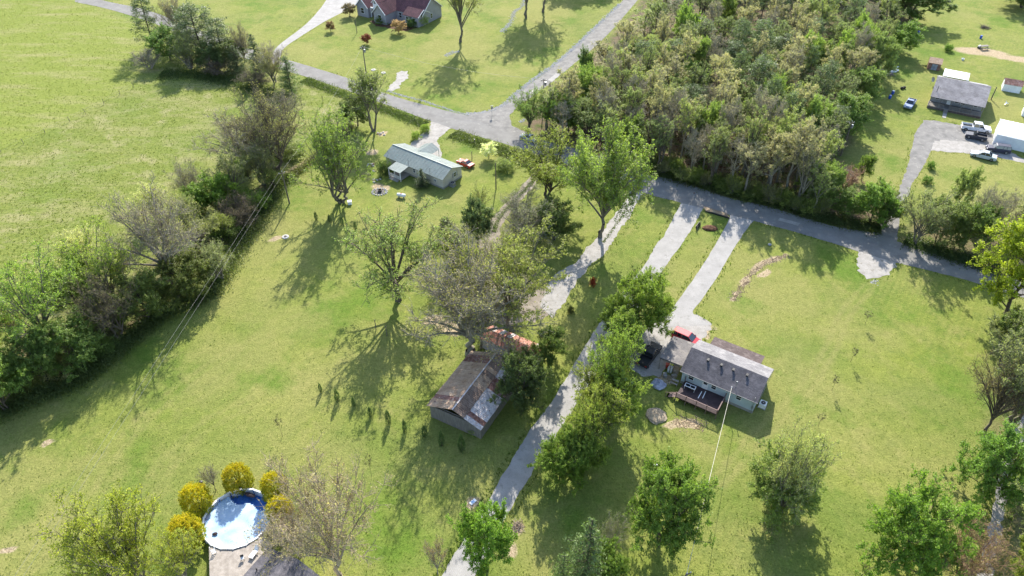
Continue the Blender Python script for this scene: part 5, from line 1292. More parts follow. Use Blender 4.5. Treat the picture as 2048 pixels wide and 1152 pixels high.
# entrance roof at the back
ca_ = loc(G1, *gp(985, 150), 2.5); cb_ = loc(G1, *gp(1062, 188), 2.5); cc_ = loc(G1, *gp(900, 212), 3.2)
cu0, cu1 = ca_[0] - .9, cb_[0]; cv = max(ca_[1], cb_[1]); cm = (cu0 + cu1) / 2
roof_panels(G1, 'carport_roof_panel', M['green_roof'], [(cu0, cv, 2.4), (cu0, VR + 1.4, 2.4), (cm, VR + .6, 3.35), (cm, cv, 3.35)], 6, .05)
roof_panels(G1, 'carport_roof_panel', M['green_roof'], [(cu1, VR + 1.4, 2.4), (cu1, cv, 2.4), (cm + .004, cv, 3.35), (cm + .004, VR + .6, 3.35)], 6, .05)
for u in (cu0 + .15, cu1 - .15): post(G1, u, cv - .15, 0, 2.35, .07, M['white_paint'])
RZG = G1.rotation_euler.z
ac_unit('grey air conditioner at the right gable of the green-roofed house', in_house(G1, *loc(G1, *gp(1172, 455), .4)), RZG, .5, 1)
pt = empty('propane_tank', at(803, 395), -.28); tag(pt, 'white propane tank on the grass in front of the green-roofed house', 'tank')
MB().tube([(-1.05, 0, .62), (-.95, 0, .62), (-.85, 0, .62), (.85, 0, .62), (.95, 0, .62), (1.05, 0, .62)], [.1, .28, .38, .38, .28, .1], 14).build('shell', M['white_paint'], pt, smooth=True)
MB().lathe([(.14, .98), (.14, 1.08), (.05, 1.14)], 10).build('cap', M['red_plastic'], pt)
for u in (-.55, .55): MB().box(u - .08, u + .08, -.3, .3, 0, .32).build('foot', M['concrete'], pt)
wb = empty('storage_box', at(700, 408), .2); tag(wb, 'small white box standing at the foot of the many-stemmed tree', 'box')
MB().box(-.4, .4, -.35, .35, 0, .7).build('body', M['white_plastic'], wb); MB().box(-.44, .44, -.39, .39, .702, .78).build('lid', M['white_plastic'], wb)
fr = empty('fire_pit', at(759, 384)); tag(fr, 'ring of stones round a fire pit beside the green-roofed house', 'fire pit')
for k in range(16):
    a = 6.283 * k / 16; r_ = random.Random(k)
    o = lump(fr, 'stone', M['stone'], .26 + .08 * r_.random(), .2, .24, k, (1.55 * math.cos(a), 1.35 * math.sin(a), 0), 7); o.rotation_euler.z = a
lump(fr, 'ash', surf('ash', (.05, .05, .05), (.14, .13, .12), 3), 1.0, .9, .12, 3, (0, 0, 0))
MB().lathe([(.42, .1), (.45, .5), (.40, .5), (.37, .15)], 12, (.1, .1)).build('fire_bowl', M['black_metal'], fr)
for k, (x, y, s_) in enumerate(((752, 362, .9), (741, 330, .8), (748, 342, .6), (762, 268, 1.0))):
    e = empty('rubble_heap', at(x, y)); tag(e, ('pale stones heaped above the fire pit', 'stones heaped at the porch end of the green-roofed house', 'lower heap of stones at the porch end of the green-roofed house', 'stones heaped round the foot of the tall vase-shaped tree')[k], 'stones')
    for j in range(9):
        r_ = random.Random(j + 20 * k); lump(e, 'stone', M['stone'] if j % 3 else M['soil'], .3 * s_, .24 * s_, .25, j, (r_.uniform(-1, 1) * s_, r_.uniform(-.8, .8) * s_, 0), 7, rot=r_.random() * 3)
for x, y, ty, lb in ((1320 / 3.84 + 600, 250 + 275 / 3.84, 292, 'thin leaning wooden post behind the red coupe'), (774, 672, 634, 'right of two bare posts left of the great tan tree'), (752, 660, 628, 'left of two bare posts left of the great tan tree')):
    p = at(x, y); h_ = 2.4
    o = MB().tube([(0, 0, -.2), (.05, 0, h_ * .5), (.0, .05, h_)], [.09, .08, .06], 6).tube([(0, 0, h_ * .9), (.25, 0, h_ * 1.05)], .04, 5).build('post', M['wood_pole']); o.location = p; tag(o, lb, 'post')

# ---- the trailer home at the upper right
def mp_(x, y): return (1500 + x / 2.88, y / 2.88)
ME = 2.9
T1, LT = frame('mobile_home', 'trailer home with a dusty grey shingled roof and a long front porch', 'house', mp_(1040, 555), mp_(1355, 620), ME)
WT = 15.0; TR = ME + 2.6; tv = 7.6
MB().slab([(0, 0, ME), (LT, 0, ME), (LT, tv, TR), (0, tv, TR)], .15).build('front_roof_slope', M['sh_trailer'], T1)
MB().slab([(LT, WT, ME), (0, WT, ME), (0, tv + .004, TR), (LT, tv + .004, TR)], .15).build('back_roof_slope', M['sh_light'], T1)
pw = 2.6
MB().box(.4, LT - .4, pw, WT - .5, 0, ME + .3).prism([(pw, ME + .3), (WT - .5, ME + .25), (tv, TR - .25)], 0, .41, LT - .41).build('wall', M['siding_grey'], T1)
MB().box(.1, LT - .1, -.6, pw - .02, .55, .7).build('porch_floor', M['wood_grey'], T1)
for i in range(6): post(T1, .25 + (LT - .5) * i / 5, .1, 0, ME - .12, .08, M['wood_grey'], 'porch_post')
rl = MB()
for a, b_ in ((.2, LT * .30), (LT * .42, LT - .2)):
    rl.box(a, b_, -.55, -.47, 1.5, 1.58); u = a
    while u < b_: rl.box(u, u + .05, -.54, -.48, .7, 1.5); u += .22
rl.build('porch_railing', M['wood_grey'], T1)
MB().box(.1, LT - .1, -.58, -.5, 0, .54).build('porch_skirt', M['sh_brown'], T1)
for i in range(4): MB().box(LT * .32, LT * .40, -.6 - .3 * (i + 1), -.6 - .3 * i, 0, .55 - .13 * i).build('porch_step', M['wood_grey'], T1)
MB().box(LT * .33, LT * .40, -4.6, -1.8, .0, .06).build('front_walk', M['concrete'], T1)
for u in (LT * .14, LT * .5, LT * .62, LT * .85): window(T1, u, 1.5, .9, 1.0, pw)
d_ = MB().box(LT * .33, LT * .40, pw - .08, pw - .002, .72, 2.75).build('door', M['white_paint'], T1); MB().box(LT * .385, LT * .39, pw - .12, pw - .08, 1.6, 1.7).build('handle', M['chrome'], d_)
MB().tube([(1.0, 2.2, ME + .6), (1.0, 2.2, ME + 2.3)], .06, 6).build('vent_pipe', M['black_metal'], T1)
# white canopy behind
ka = loc(T1, *mp_(1098, 425), 3.4); kb = loc(T1, *mp_(1112, 407), 3.4); kc = loc(T1, *mp_(1245, 435), 3.4)
K1 = empty('carport_canopy', in_house(T1, 1.3, 12.6), T1.rotation_euler.z); tag(K1, 'white flat canopy showing above the back of the trailer roof', 'canopy')
MB().box(0, 6.2, 0, 5.2, 4.0, 4.1).build('canopy_roof', M['white_metal'], K1)
for u in (.1, 6.1):
    for v in (.1, 5.5): post(K1, u, v, (0 if v > 3 else 3.7), 4.0, .05, M['white_metal'])
# white metal garage
A1, LA = frame('garage', 'white metal garage with a pale roof at the right edge', 'garage', mp_(1390, 838), mp_(1578, 882), 0)
a = loc(A1, *mp_(1420, 765), 2.9); A1.location = in_house(A1, .1, .4)
GW, GD = 16, 9.0
gw = siding('white_ribbed_wall', (.66, .68, .70), .3, 'X')
MB().box(0, GW, 0, GD, 0, 2.9).prism([(0, 2.9), (GD, 2.9), (GD / 2, 4.35)], 0, .01, GW - .01).build('wall', gw, A1)
roof_panels(A1, 'roof_sheet', M['white_metal'], [(-.15, -.15, 2.87), (GW + .15, -.15, 2.87), (GW + .15, GD / 2, 4.42), (-.15, GD / 2, 4.42)], 16, .04)
roof_panels(A1, 'roof_sheet', M['white_metal'], [(GW + .15, GD + .15, 2.87), (-.15, GD + .15, 2.87), (-.15, GD / 2 + .005, 4.42), (GW + .15, GD / 2 + .005, 4.42)], 16, .04)
MB().box(-.06, -.005, 2.6, 6.6, .02, 2.6).build('garage_door', M['white_paint'], A1)
MB().box(-.06, -.005, .7, 1.6, .02, 2.1).build('door', M['white_paint'], A1)
# small sheds
def shed(label, pa, pb, dep, h, wallm, roofm, door=None, rise=.5):
    e, l = frame('shed', label, 'shed', pa, pb, 0)
    MB().box(0, l, 0, dep, 0, h).prism([(0, h), (dep, h), (dep / 2, h + rise)], 0, .01, l - .01).build('wall', wallm, e)
    roof_panels(e, 'roof_sheet', roofm, [(-.15, -.15, h - .02), (l + .15, -.15, h - .02), (l + .15, dep / 2, h + rise + .06), (-.15, dep / 2, h + rise + .06)], max(3, int(l)), .04)
    roof_panels(e, 'roof_sheet', roofm, [(l + .15, dep + .15, h - .02), (-.15, dep + .15, h - .02), (-.15, dep / 2 + .004, h + rise + .06), (l + .15, dep / 2 + .004, h + rise + .06)], max(3, int(l)), .04)
    if door: MB().box(l * .3, l * .75, -.06, -.003, .05, h * .85).build('door', door, e)
    return e
shed('little brown shed with an open pale doorway behind the trailer', mp_(1018, 398), mp_(1088, 410), 4.2, 2.0, M['rust_roof'], M['tan_sheet'], M['silver_tarp'], .8)
shed('small white shed with rusty red roof right of the trailer', mp_(1448, 522), mp_(1550, 540), 3.6, 2.0, M['white_metal'], M['rust_roof'], None, .9)
shed('small pale shed cut by the right edge below the rusty roofed one', mp_(1562, 668), mp_(1640, 684), 3.0, 1.6, M['white_metal'], M['white_metal'], None, .5)

# ---- the brick house at the top
def tp_(x, y): return (600 + x / 2.88, y / 2.88)
E1 = empty('house', at(*tp_(430, 128)), R(-32)); tag(E1, 'grey brick house with maroon gabled roofs at the top edge', 'house')
s_ = E1
def gable(par, u0, u1, v0, v1, h, rise, wallm, roofm, along='u'):
    """gabled block; along: the axis of its ridge"""
    ov = .35
    if along == 'u':
        vm = (v0 + v1) / 2
        MB().box(u0, u1, v0, v1, 0, h).prism([(v0, h), (v1, h), (vm, h + rise - .12)], 0, u0 + .01, u1 - .01).build('wall', wallm, par)
        MB().slab([(u0 - ov, v0 - ov, h - .1), (u1 + ov, v0 - ov, h - .1), (u1 + ov, vm, h + rise), (u0 - ov, vm, h + rise)], .14).slab([(u1 + ov, v1 + ov, h - .1), (u0 - ov, v1 + ov, h - .1), (u0 - ov, vm + .004, h + rise), (u1 + ov, vm + .004, h + rise)], .14).build('roof', roofm, par)
        tr_ = MB().slab([(u1 + ov + .005, v0 - ov, h - .06), (u1 + ov + .14, v0 - ov, h - .06), (u1 + ov + .14, vm, h + rise + .05), (u1 + ov + .005, vm, h + rise + .05)], .2).slab([(u1 + ov + .14, v1 + ov, h - .06), (u1 + ov + .005, v1 + ov, h - .06), (u1 + ov + .005, vm + .004, h + rise + .05), (u1 + ov + .14, vm + .004, h + rise + .05)], .2)
    else:
        um_ = (u0 + u1) / 2
        MB().box(u0, u1, v0, v1, 0, h).prism([(u0, h), (u1, h), (um_, h + rise - .12)], 1, v0 + .01, v1 - .01).build('wall', wallm, par)
        MB().slab([(u0 - ov, v1, h - .1), (u0 - ov, v0 - ov, h - .1), (um_, v0 - ov, h + rise), (um_, v1, h + rise)], .14).slab([(u1 + ov, v0 - ov, h - .1), (u1 + ov, v1, h - .1), (um_ + .004, v1, h + rise), (um_ + .004, v0 - ov, h + rise)], .14).build('roof', roofm, par)
        tr_ = MB().slab([(u0 - ov, v0 - ov - .005, h - .06), (u0 - ov, v0 - ov - .15, h - .06), (um_, v0 - ov - .15, h + rise + .05), (um_, v0 - ov - .005, h + rise + .05)], .2).slab([(u1 + ov, v0 - ov - .15, h - .06), (u1 + ov, v0 - ov - .005, h - .06), (um_ + .004, v0 - ov - .005, h + rise + .05), (um_ + .004, v0 - ov - .15, h + rise + .05)], .2)
    tr_.build('roof_trim', M['white_paint'], par)
gable(E1, -9.5, 15.5, 5.5, 16, 3.4, 4.2, M['brick_grey'], M['sh_maroon'])
gable(E1, 0, 5.0, 0, 9.5, 3.4, 2.9, M['brick_grey'], M['sh_maroon'], 'v')
gable(E1, -9.0, -4.2, 2.0, 10.5, 3.3, 2.8, M['brick_grey'], M['sh_maroon'], 'v')
gable(E1, 9.5, 15.2, 3.8, 9.5, 3.3, 1.6, M['brick_grey'], M['sh_maroon'], 'u')
gable(E1, -3.2, -1.2, 3.6, 9.0, 4.9, 1.2, M['white_paint'], M['sh_maroon'], 'v')
window(E1, 2.5, 1.1, 1.3, 1.7, 0); window(E1, -6.6, 1.1, 1.3, 1.7, 2.0); window(E1, -2.2, 4.5, .8, .8, 3.6)
window(E1, 6.6, 1.1, 1.0, 1.6, 5.5); window(E1, 10.8, 1.1, 1.0, 1.6, 3.8); window(E1, 13.4, 1.1, 1.0, 1.6, 3.8); window(E1, 10.5, 1.1, 1.0, 1.5, 15.5, 'side')
MB().box(-4.1, -.1, 3.0, 3.3, 2.9, 3.3).build('porch_beam', M['white_paint'], E1)
for u in (-3.9, -2.1, -.3): post(E1, u, 3.15, 0, 2.9, .12, M['white_paint'], 'porch_column')
d_ = MB().box(-2.75, -1.7, 5.42, 5.495, .1, 2.4).build('door', M['black_metal'], E1)
MB().box(-1.8, -1.75, 5.36, 5.42, 1.1, 1.25).build('handle', M['chrome'], d_)
patch('mulch_bed', [tp_(400, 120), tp_(440, 150), tp_(520, 165), tp_(610, 180), tp_(700, 150), tp_(735, 120), tp_(700, 100), tp_(520, 110), tp_(480, 100)], M['mulch'], .02, .2, paved=False)

# ---- bottom house with its pool and deck
PC = at(475, 1036, 1.2); PR = 4.45
PL = empty('swimming_pool', (PC.x, PC.y, 0)); tag(PL, 'round above-ground pool with a pale blue cover and white rim', 'pool')
NW = 18
for k in range(NW):
    a0, a1 = 6.283 * k / NW, 6.283 * (k + 1) / NW - .006
    def rp(r_, a, z): return (r_ * math.cos(a), r_ * math.sin(a), z)
    MB().hexa([rp(PR - .05, a0, 0), rp(PR, a0, 0), rp(PR, a1, 0), rp(PR - .05, a1, 0), rp(PR - .05, a0, 1.25), rp(PR, a0, 1.25), rp(PR, a1, 1.25), rp(PR - .05, a1, 1.25)]).build('wall_panel', M['white_metal'], PL)
    MB().hexa([rp(PR - .14, a0, 1.252), rp(PR + .07, a0, 1.252), rp(PR + .07, a1, 1.252), rp(PR - .14, a1, 1.252), rp(PR - .14, a0, 1.30), rp(PR + .07, a0, 1.30), rp(PR + .07, a1, 1.30), rp(PR - .14, a1, 1.30)]).build('rim_panel', M['white_plastic'], PL)
    MB().box(-.07, .07, -.05, .09, 0, 1.34).build('upright', M['white_plastic'], PL).matrix_basis = Matrix.Rotation(a0 - math.pi / 2, 4, 'Z') @ Matrix.Translation((0, PR + .01, 0))
m, n, b = newmat('pool_liner'); co = objco(n); n.links.new(mix(n, ramp(n, noise(n, co, 3), .4, .6), (.03, .12, .42), (.06, .18, .50)), b.inputs['Base Color']); b.inputs['Roughness'].default_value = .4
vs = [((PR - .055) * math.cos(6.283 * k / 36), (PR - .055) * math.sin(6.283 * k / 36), z) for z in (.05, 1.25) for k in range(36)]
MB().add(vs, [(k, (k + 1) % 36, 36 + (k + 1) % 36, 36 + k) for k in range(36)] + [tuple(range(36))]).build('liner', m, PL)
# cover: a sagging, wrinkled sheet floating inside
m, n, b = newmat('pool_cover'); co = objco(n)
c = mix(n, ramp(n, noise(n, co, .55, 6, .65), .35, .62), (.28, .42, .60), (.38, .50, .64))
c = mix(n, ramp(n, noise(n, co, 1.1, 6, .7), .60, .74), c, (.13, .26, .56))
c = mix(n, ramp(n, noise(n, co, .8, 7, .75), .66, .72), c, (.30, .20, .14))
n.links.new(c, b.inputs['Base Color']); b.inputs['Roughness'].default_value = .7; bump(n, b, noise(n, co, 1.6, 7, .7), .5, .06)
g = 40; vs = []; fs = []; idx_ = {}
for j in range(g + 1):
    for i in range(g + 1):
        x_, y_ = (i / g * 2 - 1) * (PR - .12), (j / g * 2 - 1) * (PR - .12); rr_ = math.hypot(x_, y_)
        if rr_ > PR - .08 or y_ > 2.6 - .25 * x_ + .35 * math.sin(x_ * 2.1): continue
        z_ = .62 + .09 * math.sin(x_ * 1.7 + math.sin(y_ * 2)) * math.sin(y_ * 1.3) + (.25 * max(0, (rr_ / PR - .72)) * (1 if x_ < -1 else .1)) * 3
        idx_[(i, j)] = len(vs); vs.append((x_, y_, z_))
for j in range(g):
    for i in range(g):
        q = [idx_.get(t) for t in ((i, j), (i + 1, j), (i + 1, j + 1), (i, j + 1))]
        if None not in q: fs.append(tuple(q))
MB().add(vs, fs).build('cover', m, PL, smooth=True)
for k, (x, y, lb, mm) in enumerate(((425, 1010, 'brown crumpled sheet hanging over the left side of the pool', 'junk'), (500, 990, 'dark brown rag lying in the blue corner of the pool', 'deck_brown'), (430, 1068, 'small brown rag on the lower left of the pool cover', 'deck_brown'), (415, 1035, 'pale torn flap at the left rim of the pool', 'silver_tarp'))):
    o = lump(None, 'torn_sheet', M[mm], (.9, .9, .35, .6)[k], (.35, .3, .22, .3)[k], .25, k + 40, at(x, y, .72), 14, 0, rot=(1.0, -.3, .2, 1.2)[k]); tag(o, lb, 'sheet')
# wooden deck boards below the pool
DK = empty('pool_deck', at(478, 1100, 1.15), R(-29)); tag(DK, 'weathered grey wooden deck between the pool and the bottom house', 'deck')
Dm = DK.location.copy()
def dl(px, py, z=1.15):
    p = at(px, py, z) - Dm; c_, s_ = math.cos(R(29)), math.sin(R(29)); return (p.x * c_ - p.y * s_, p.x * s_ + p.y * c_)
dpts = [(418, 1088), (480, 1094), (528, 1070), (546, 1094), (486, 1158), (470, 1200), (420, 1200)]
poly_d = [dl(*p) for p in dpts]
u_lo = min(p[0] for p in poly_d); u_hi = max(p[0] for p in poly_d)
def clip_u(poly, u):
    ys = []
    for (ax, ay), (bx, by) in zip(poly, poly[1:] + poly[:1]):
        if (ax - u) * (bx - u) < 0: ys.append(ay + (by - ay) * (u - ax) / (bx - ax))
    return (min(ys), max(ys)) if len(ys) >= 2 else None
u = u_lo + .08; Lp = PL.location - Dm; kk = 0
while u < u_hi:
    r_ = clip_u(poly_d, u)
    if r_ and r_[1] - r_[0] > .2:
        v_lo, v_hi = r_
        cx, cy = dl(475, 1036, 1.15)
        dd = (PR + .12) ** 2 - (u - cx) ** 2
        if dd > 0: v_hi = min(v_hi, cy - math.sqrt(dd))
        if v_hi - v_lo > .15:
            MB().box(u - .072, u + .066, v_lo, v_hi + random.uniform(-.03, .02), -.04 - .003 * (kk % 2), 0 - .003 * (kk % 2)).build('plank', M['wood_deck'], DK)
    u += .145; kk += 1
for x, y in ((440, 1100), (540, 1096), (490, 1150), (440, 1150)):
    q = dl(x, y); MB().box(q[0] - .07, q[0] + .07, q[1] - .07, q[1] + .07, -1.15, -.05).build('post', M['wood_grey'], DK)
lg = empty('lounge_chair', at(508, 1110, 1.15) , R(-22)); tag(lg, 'white reclining lounge chair on the pool deck', 'chair')
MB().box(-.3, .3, -.6, .5, .3, .36).build('seat', M['white_plastic'], lg); MB().hexa([(-.3, .5, .3), (.3, .5, .3), (.3, .58, .3), (-.3, .58, .3), (-.3, 1.0, .75), (.3, 1.0, .75), (.3, 1.05, .72), (-.3, 1.05, .72)]).build('backrest', M['white_plastic'], lg)
for a, b_ in ((-.26, -.5), (.26, -.5), (-.26, .42), (.26, .42)): MB().box(a - .03, a + .03, b_ - .03, b_ + .03, 0, .3).build('leg', M['white_plastic'], lg)
sk = empty('side_chair', at(486, 1119, 1.15), .4); tag(sk, 'small white and black chair left of the lounge chair', 'chair')
MB().box(-.2, .2, -.2, .2, .35, .4).build('seat', M['white_plastic'], sk); MB().box(-.2, .2, .17, .21, .4, .8).build('backrest', M['black_metal'], sk)
for a, b_ in ((-.17, -.17), (.17, -.17), (-.17, .17), (.17, .17)): MB().box(a - .02, a + .02, b_ - .02, b_ + .02, 0, .35).build('leg', M['black_metal'], sk)
lad = empty('pool_ladder', at(427, 1102, 1.15), .6); tag(lad, 'white A-frame pool ladder at the lower left of the pool rim', 'ladder')
for s_ in (-.25, .25): MB().tube([(s_, -.5, 0), (s_, -.3, .7), (s_, 0, .95), (s_, .3, .7), (s_, .45, -.2)], .03, 6).build('side_rail', M['white_plastic'], lad)
for z_ in (.15, .4, .62): MB().box(-.25, .25, -.48 + z_ * .25, -.36 + z_ * .25, z_, z_ + .03).build('rung', M['white_plastic'], lad)
S1 = empty('house', at(536, 1095, 3.0) - Vector((0, 0, 3.0)), R(-29)); tag(S1, 'dark shingled house roof at the bottom edge behind the tan tree', 'house')
MB().box(.3, 10.5, -14.0, -.3, 0, 2.9).build('wall', M['siding_tan'], S1)
MB().slab([(0, -14.3, 3.0), (5.4, -14.3, 5.0), (5.4, 0, 5.0), (0, 0, 3.0)], .14).build('left_roof_slope', M['sh_dark'], S1)
MB().slab([(10.8, 0, 3.0), (5.405, 0, 5.0), (5.405, -14.3, 5.0), (10.8, -14.3, 3.0)], .14).build('right_roof_slope', M['sh_dark'], S1)
MB().prism([(.3, 2.9), (10.5, 2.9), (5.4, 4.85)], 1, -.36, -.3).build('gable', M['siding_tan'], S1)
MB().lathe([(.08, 3.0), (.08, 4.0)], 8, (2.0, -1.6)).build('vent_pipe', M['black_metal'], S1)
MB().lathe([(.08, 3.0), (.08, 3.9)], 8, (1.2, -3.0)).build('vent_pipe', M['black_metal'], S1)
gl = empty('grill', at(405, 972), .3); tag(gl, 'small dark kettle grill behind the left pool bush', 'grill')
MB().lathe([(.05, .6), (.28, .7), (.32, .85), (.26, 1.0), (.05, 1.08)], 12).build('bowl', M['black_metal'], gl)
for a in (0, 2.1, 4.2): MB().tube([(.2 * math.cos(a), .2 * math.sin(a), .7), (.3 * math.cos(a), .3 * math.sin(a), 0)], .02, 5).build('leg', M['grey_metal'], gl)
# ------------------------------------------------------------------ vehicles
def car(name, label, px, py, heading, color, kind='sedan', Lc=4.7, Wc=1.82, Hc=1.45, s=1.0, cat='car', paint='paint'):
    """heading: direction of the nose, degrees from +x"""
    e = empty(name, at(px, py), R(heading)); tag(e, label, cat); e.scale = (s, s, s)
    h = Lc / 2; w2 = Wc / 2; bl = Hc * (.62 if kind != 'pickup' else .56)   # belt line
    g = .22
    P_ = {'sedan': [(-h, .45), (-h + .05, bl - .06), (-h + .9, bl), (h - 1.35, bl), (h - .25, bl - .18), (h, .55), (h - .05, g), (-h + .1, g)],
          'van': [(-h, .5), (-h + .03, bl + .02), (h - 1.2, bl), (h - .2, bl - .22), (h, .6), (h - .05, g), (-h + .1, g)],
          'suv': [(-h, .5), (-h + .03, bl + .02), (h - 1.3, bl + .02), (h - .2, bl - .06), (h, .65), (h - .05, g + .08), (-h + .1, g + .08)],
          'pickup': [(-h, .6), (-h, bl + .05), (h - 1.45, bl + .08), (h - .15, bl - .02), (h, .75), (h - .05, g + .15), (-h + .05, g + .15)]}[kind]
    cab = {'sedan': ((-h + .95, -h + 1.65), (h - 1.35, h - 2.1)), 'van': ((-h + .06, -h + .35), (h - 1.05, h - 1.9)), 'suv': ((-h + .06, -h + .3), (h - 1.25, h - 1.75)), 'pickup': ((-h + 2.15, -h + 2.3), (h - 1.45, h - 2.1))}[kind]
    (bx0, rx0), (bx1, rx1) = cab
    # body: profile extruded in three lofts so that the sides lean in
    def ring(wd, prof): return [(x, wd, z) for x, z in prof]
    mb = MB(); n = len(P_); secs = [(-w2 + .09, .93), (-w2, 1.0), (w2, 1.0), (w2 - .09, .93)]
    base_n = len(mb.v); vs = []; fs = []
    for k, (yv, sc_) in enumerate([(-w2 + .10, 1), (-w2, 1), (w2, 1), (w2 - .10, 1)]):
        outer = k in (1, 2)
        for x, z in P_:
            zz = z - (.10 if outer and z > .5 else 0) ; xx = x * (.985 if outer else 1)
            vs.append((xx, yv, zz))
    # order: 0 = inner-left (top), so use: left side face = ring1, top strip = between ring0 and ring3
    for i in range(n):
        j = (i + 1) % n
        fs.append((n + i, n + j, j, i)); fs.append((i, j, 3 * n + j, 3 * n + i)); fs.append((3 * n + i, 3 * n + j, 2 * n + j, 2 * n + i))
    fs.append(tuple(n + i for i in range(n))[::-1]); fs.append(tuple(2 * n + i for i in range(n)))
    if kind == 'pickup':   # open bed: walls and floor instead of a closed top
        mb = MB(); x0, x1 = -h, bx0 - .02
        cabbody = [(x1, bl + .08), (h - 1.45, bl + .08), (h - .15, bl - .04), (h, .75), (h - .05, g + .15), (x1, g + .15)]
        mb.prism(cabbody, 1, -w2, w2)
        mb.box(x0, x1 - .002, -w2, w2, g + .15, .72).box(x0, x1 - .002, -w2, -w2 + .1, .722, bl + .08).box(x0, x1 - .002, w2 - .1, w2, .722, bl + .08).box(x0, x0 + .08, -w2 + .102, w2 - .102, .722, bl + .08)
    else: mb.add(vs, fs)
    body = mb.build('body', M[paint], e); body.color = (*color, 1)
    bm_ = body.modifiers.new('soften', 'BEVEL'); bm_.width = .05; bm_.segments = 2; bm_.limit_method = 'ANGLE'
    if kind == 'pickup': MB().box(-h + .09, bx0 - .05, -w2 + .11, w2 - .11, .724, .75).build('bed_liner', M['black_metal'], e)
    wi = w2 - .1; wr = w2 - .28
    gh = MB().hexa([(bx0, -wi, bl + .01), (bx1, -wi, bl + .01), (bx1, wi, bl + .01), (bx0, wi, bl + .01), (rx0, -wr, Hc - .03), (rx1, -wr, Hc - .03), (rx1, wr, Hc - .03), (rx0, wr, Hc - .03)]).build('windows', M['glass'], e)
    rf = MB().hexa([(rx0 - .06, -wr - .03, Hc - .05), (rx1 + .06, -wr - .03, Hc - .05), (rx1 + .06, wr + .03, Hc - .05), (rx0 - .06, wr + .03, Hc - .05), (rx0 + .05, -wr + .08, Hc), (rx1 - .05, -wr + .08, Hc), (rx1 - .05, wr - .08, Hc), (rx0 + .05, wr - .08, Hc)])
    o = rf.build('roof', M[paint], e); o.color = (*color, 1)
    pl = MB()
    def strut(b0, t0, wd=.045):
        for sg_ in (-1, 1):
            pl.tube([(b0, sg_ * (wi + .005), bl), (t0, sg_ * (wr + .005), Hc - .04)], wd, 4)
    strut(bx0, rx0); strut(bx1, rx1); strut((bx0 + bx1) / 2, (rx0 + rx1) / 2, .04)
    if kind in ('van', 'suv'): strut(bx0 + (bx1 - bx0) * .27, rx0 + (rx1 - rx0) * .27, .05)
    o = pl.build('pillars', M[paint], e); o.color = (*color, 1)
    rad = .33 if kind in ('sedan', 'van') else .38
    for sx, sy in ((-1, -1), (-1, 1), (1, -1), (1, 1)):
        x = sx * (h - .85); y = sy * (w2 - .11)
        we = MB().tube([(x, y - .12, rad), (x, y + .12, rad)], rad, 16).build('wheel', M['rubber'], e)
        MB().tube([(x, y + sy * .122, rad), (x, y + sy * .14, rad)], rad * .6, 12).build('rim', M['rim'], we)
    hz = P_[3][1] - .28 if kind == 'sedan' else .72
    for sy in (-1, 1):
        MB().box(h - .16, h + .005, sy * (w2 - .38) - .2, sy * (w2 - .38) + .2, hz - .07, hz + .08).build('headlight', M['lamp_clear'], e)
        MB().box(-h - .012, -h + .08, sy * (w2 - .3) - .16, sy * (w2 - .3) + .16, .72, .90).build('taillight', M['lamp_red'], e)
        MB().box(bx1 - .35, bx1 - .15, sy * (w2 + .10) - .09, sy * (w2 + .10) + .09, bl - .02, bl + .14).build('mirror', M['black_metal'], e)
    MB().box(h - .08, h + .03, -w2 + .12, w2 - .12, g + .12, g + .26).box(-h - .03, -h + .08, -w2 + .12, w2 - .12, g + .12, g + .26).build('bumper', M['chrome'] if kind == 'pickup' else M['black_metal'], e)
    return e
def hd(p, q):
    a, b_ = at(*p), at(*q); return math.degrees(math.atan2(b_.y - a.y, b_.x - a.x))
car('minivan', 'bright red van parked behind the blue grey house', 1371, 681, hd((1352, 669), (1392, 687)), (.42, .01, .025), 'van', 4.9, 1.9, 1.7, cat='van')
car('pickup_truck', 'black pickup truck parked beside the carport in the tree shade', 1298, 715, hd((1282, 737), (1314, 693)), (.012, .014, .018), 'pickup', 5.9, 2.0, 1.85, cat='pickup')
car('sports_coupe', 'red orange coupe on the grass by the green-roofed house', 931, 330, hd((945, 334), (918, 322)), (.36, .035, .015), 'sedan', 4.4, 1.8, 1.35)
car('pickup_truck', 'white pickup truck beside the white garage', 1950, 261, hd((1925, 257), (1978, 265)), (.72, .73, .76), 'pickup', 5.9, 2.0, 1.9, 1.12, cat='pickup')
car('jeep', 'dark open-backed jeep between the white pickup and the dark SUV', 1950, 277, hd((1968, 281), (1930, 273)), (.03, .035, .05), 'pickup', 4.4, 1.8, 1.8, 1.08, cat='jeep')
car('suv', 'dark blue SUV parked against the garage wall', 1994, 303, hd((2012, 304), (1975, 299)), (.02, .022, .05), 'suv', 4.7, 1.85, 1.75, 1.08, cat='suv')
car('sedan', 'silver green sedan parked on the lawn edge in front of the dark SUV', 1965, 315, hd((1988, 320), (1942, 309)), (.42, .46, .45), 'sedan', 4.8, 1.82, 1.45, 1.15)
car('pickup_truck', 'old blue and silver pickup standing alone on the lawn by the wood', 1818, 212, hd((1826, 195), (1810, 218)), (.16, .22, .36), 'pickup', 5.2, 1.9, 1.75, 1.05, cat='pickup')
car('sedan', 'silver blue car half hidden in tree shade on the road', 1058, 279, hd((1080, 287), (1035, 270)), (.30, .36, .42), 'sedan', 4.7, 1.8, 1.45)

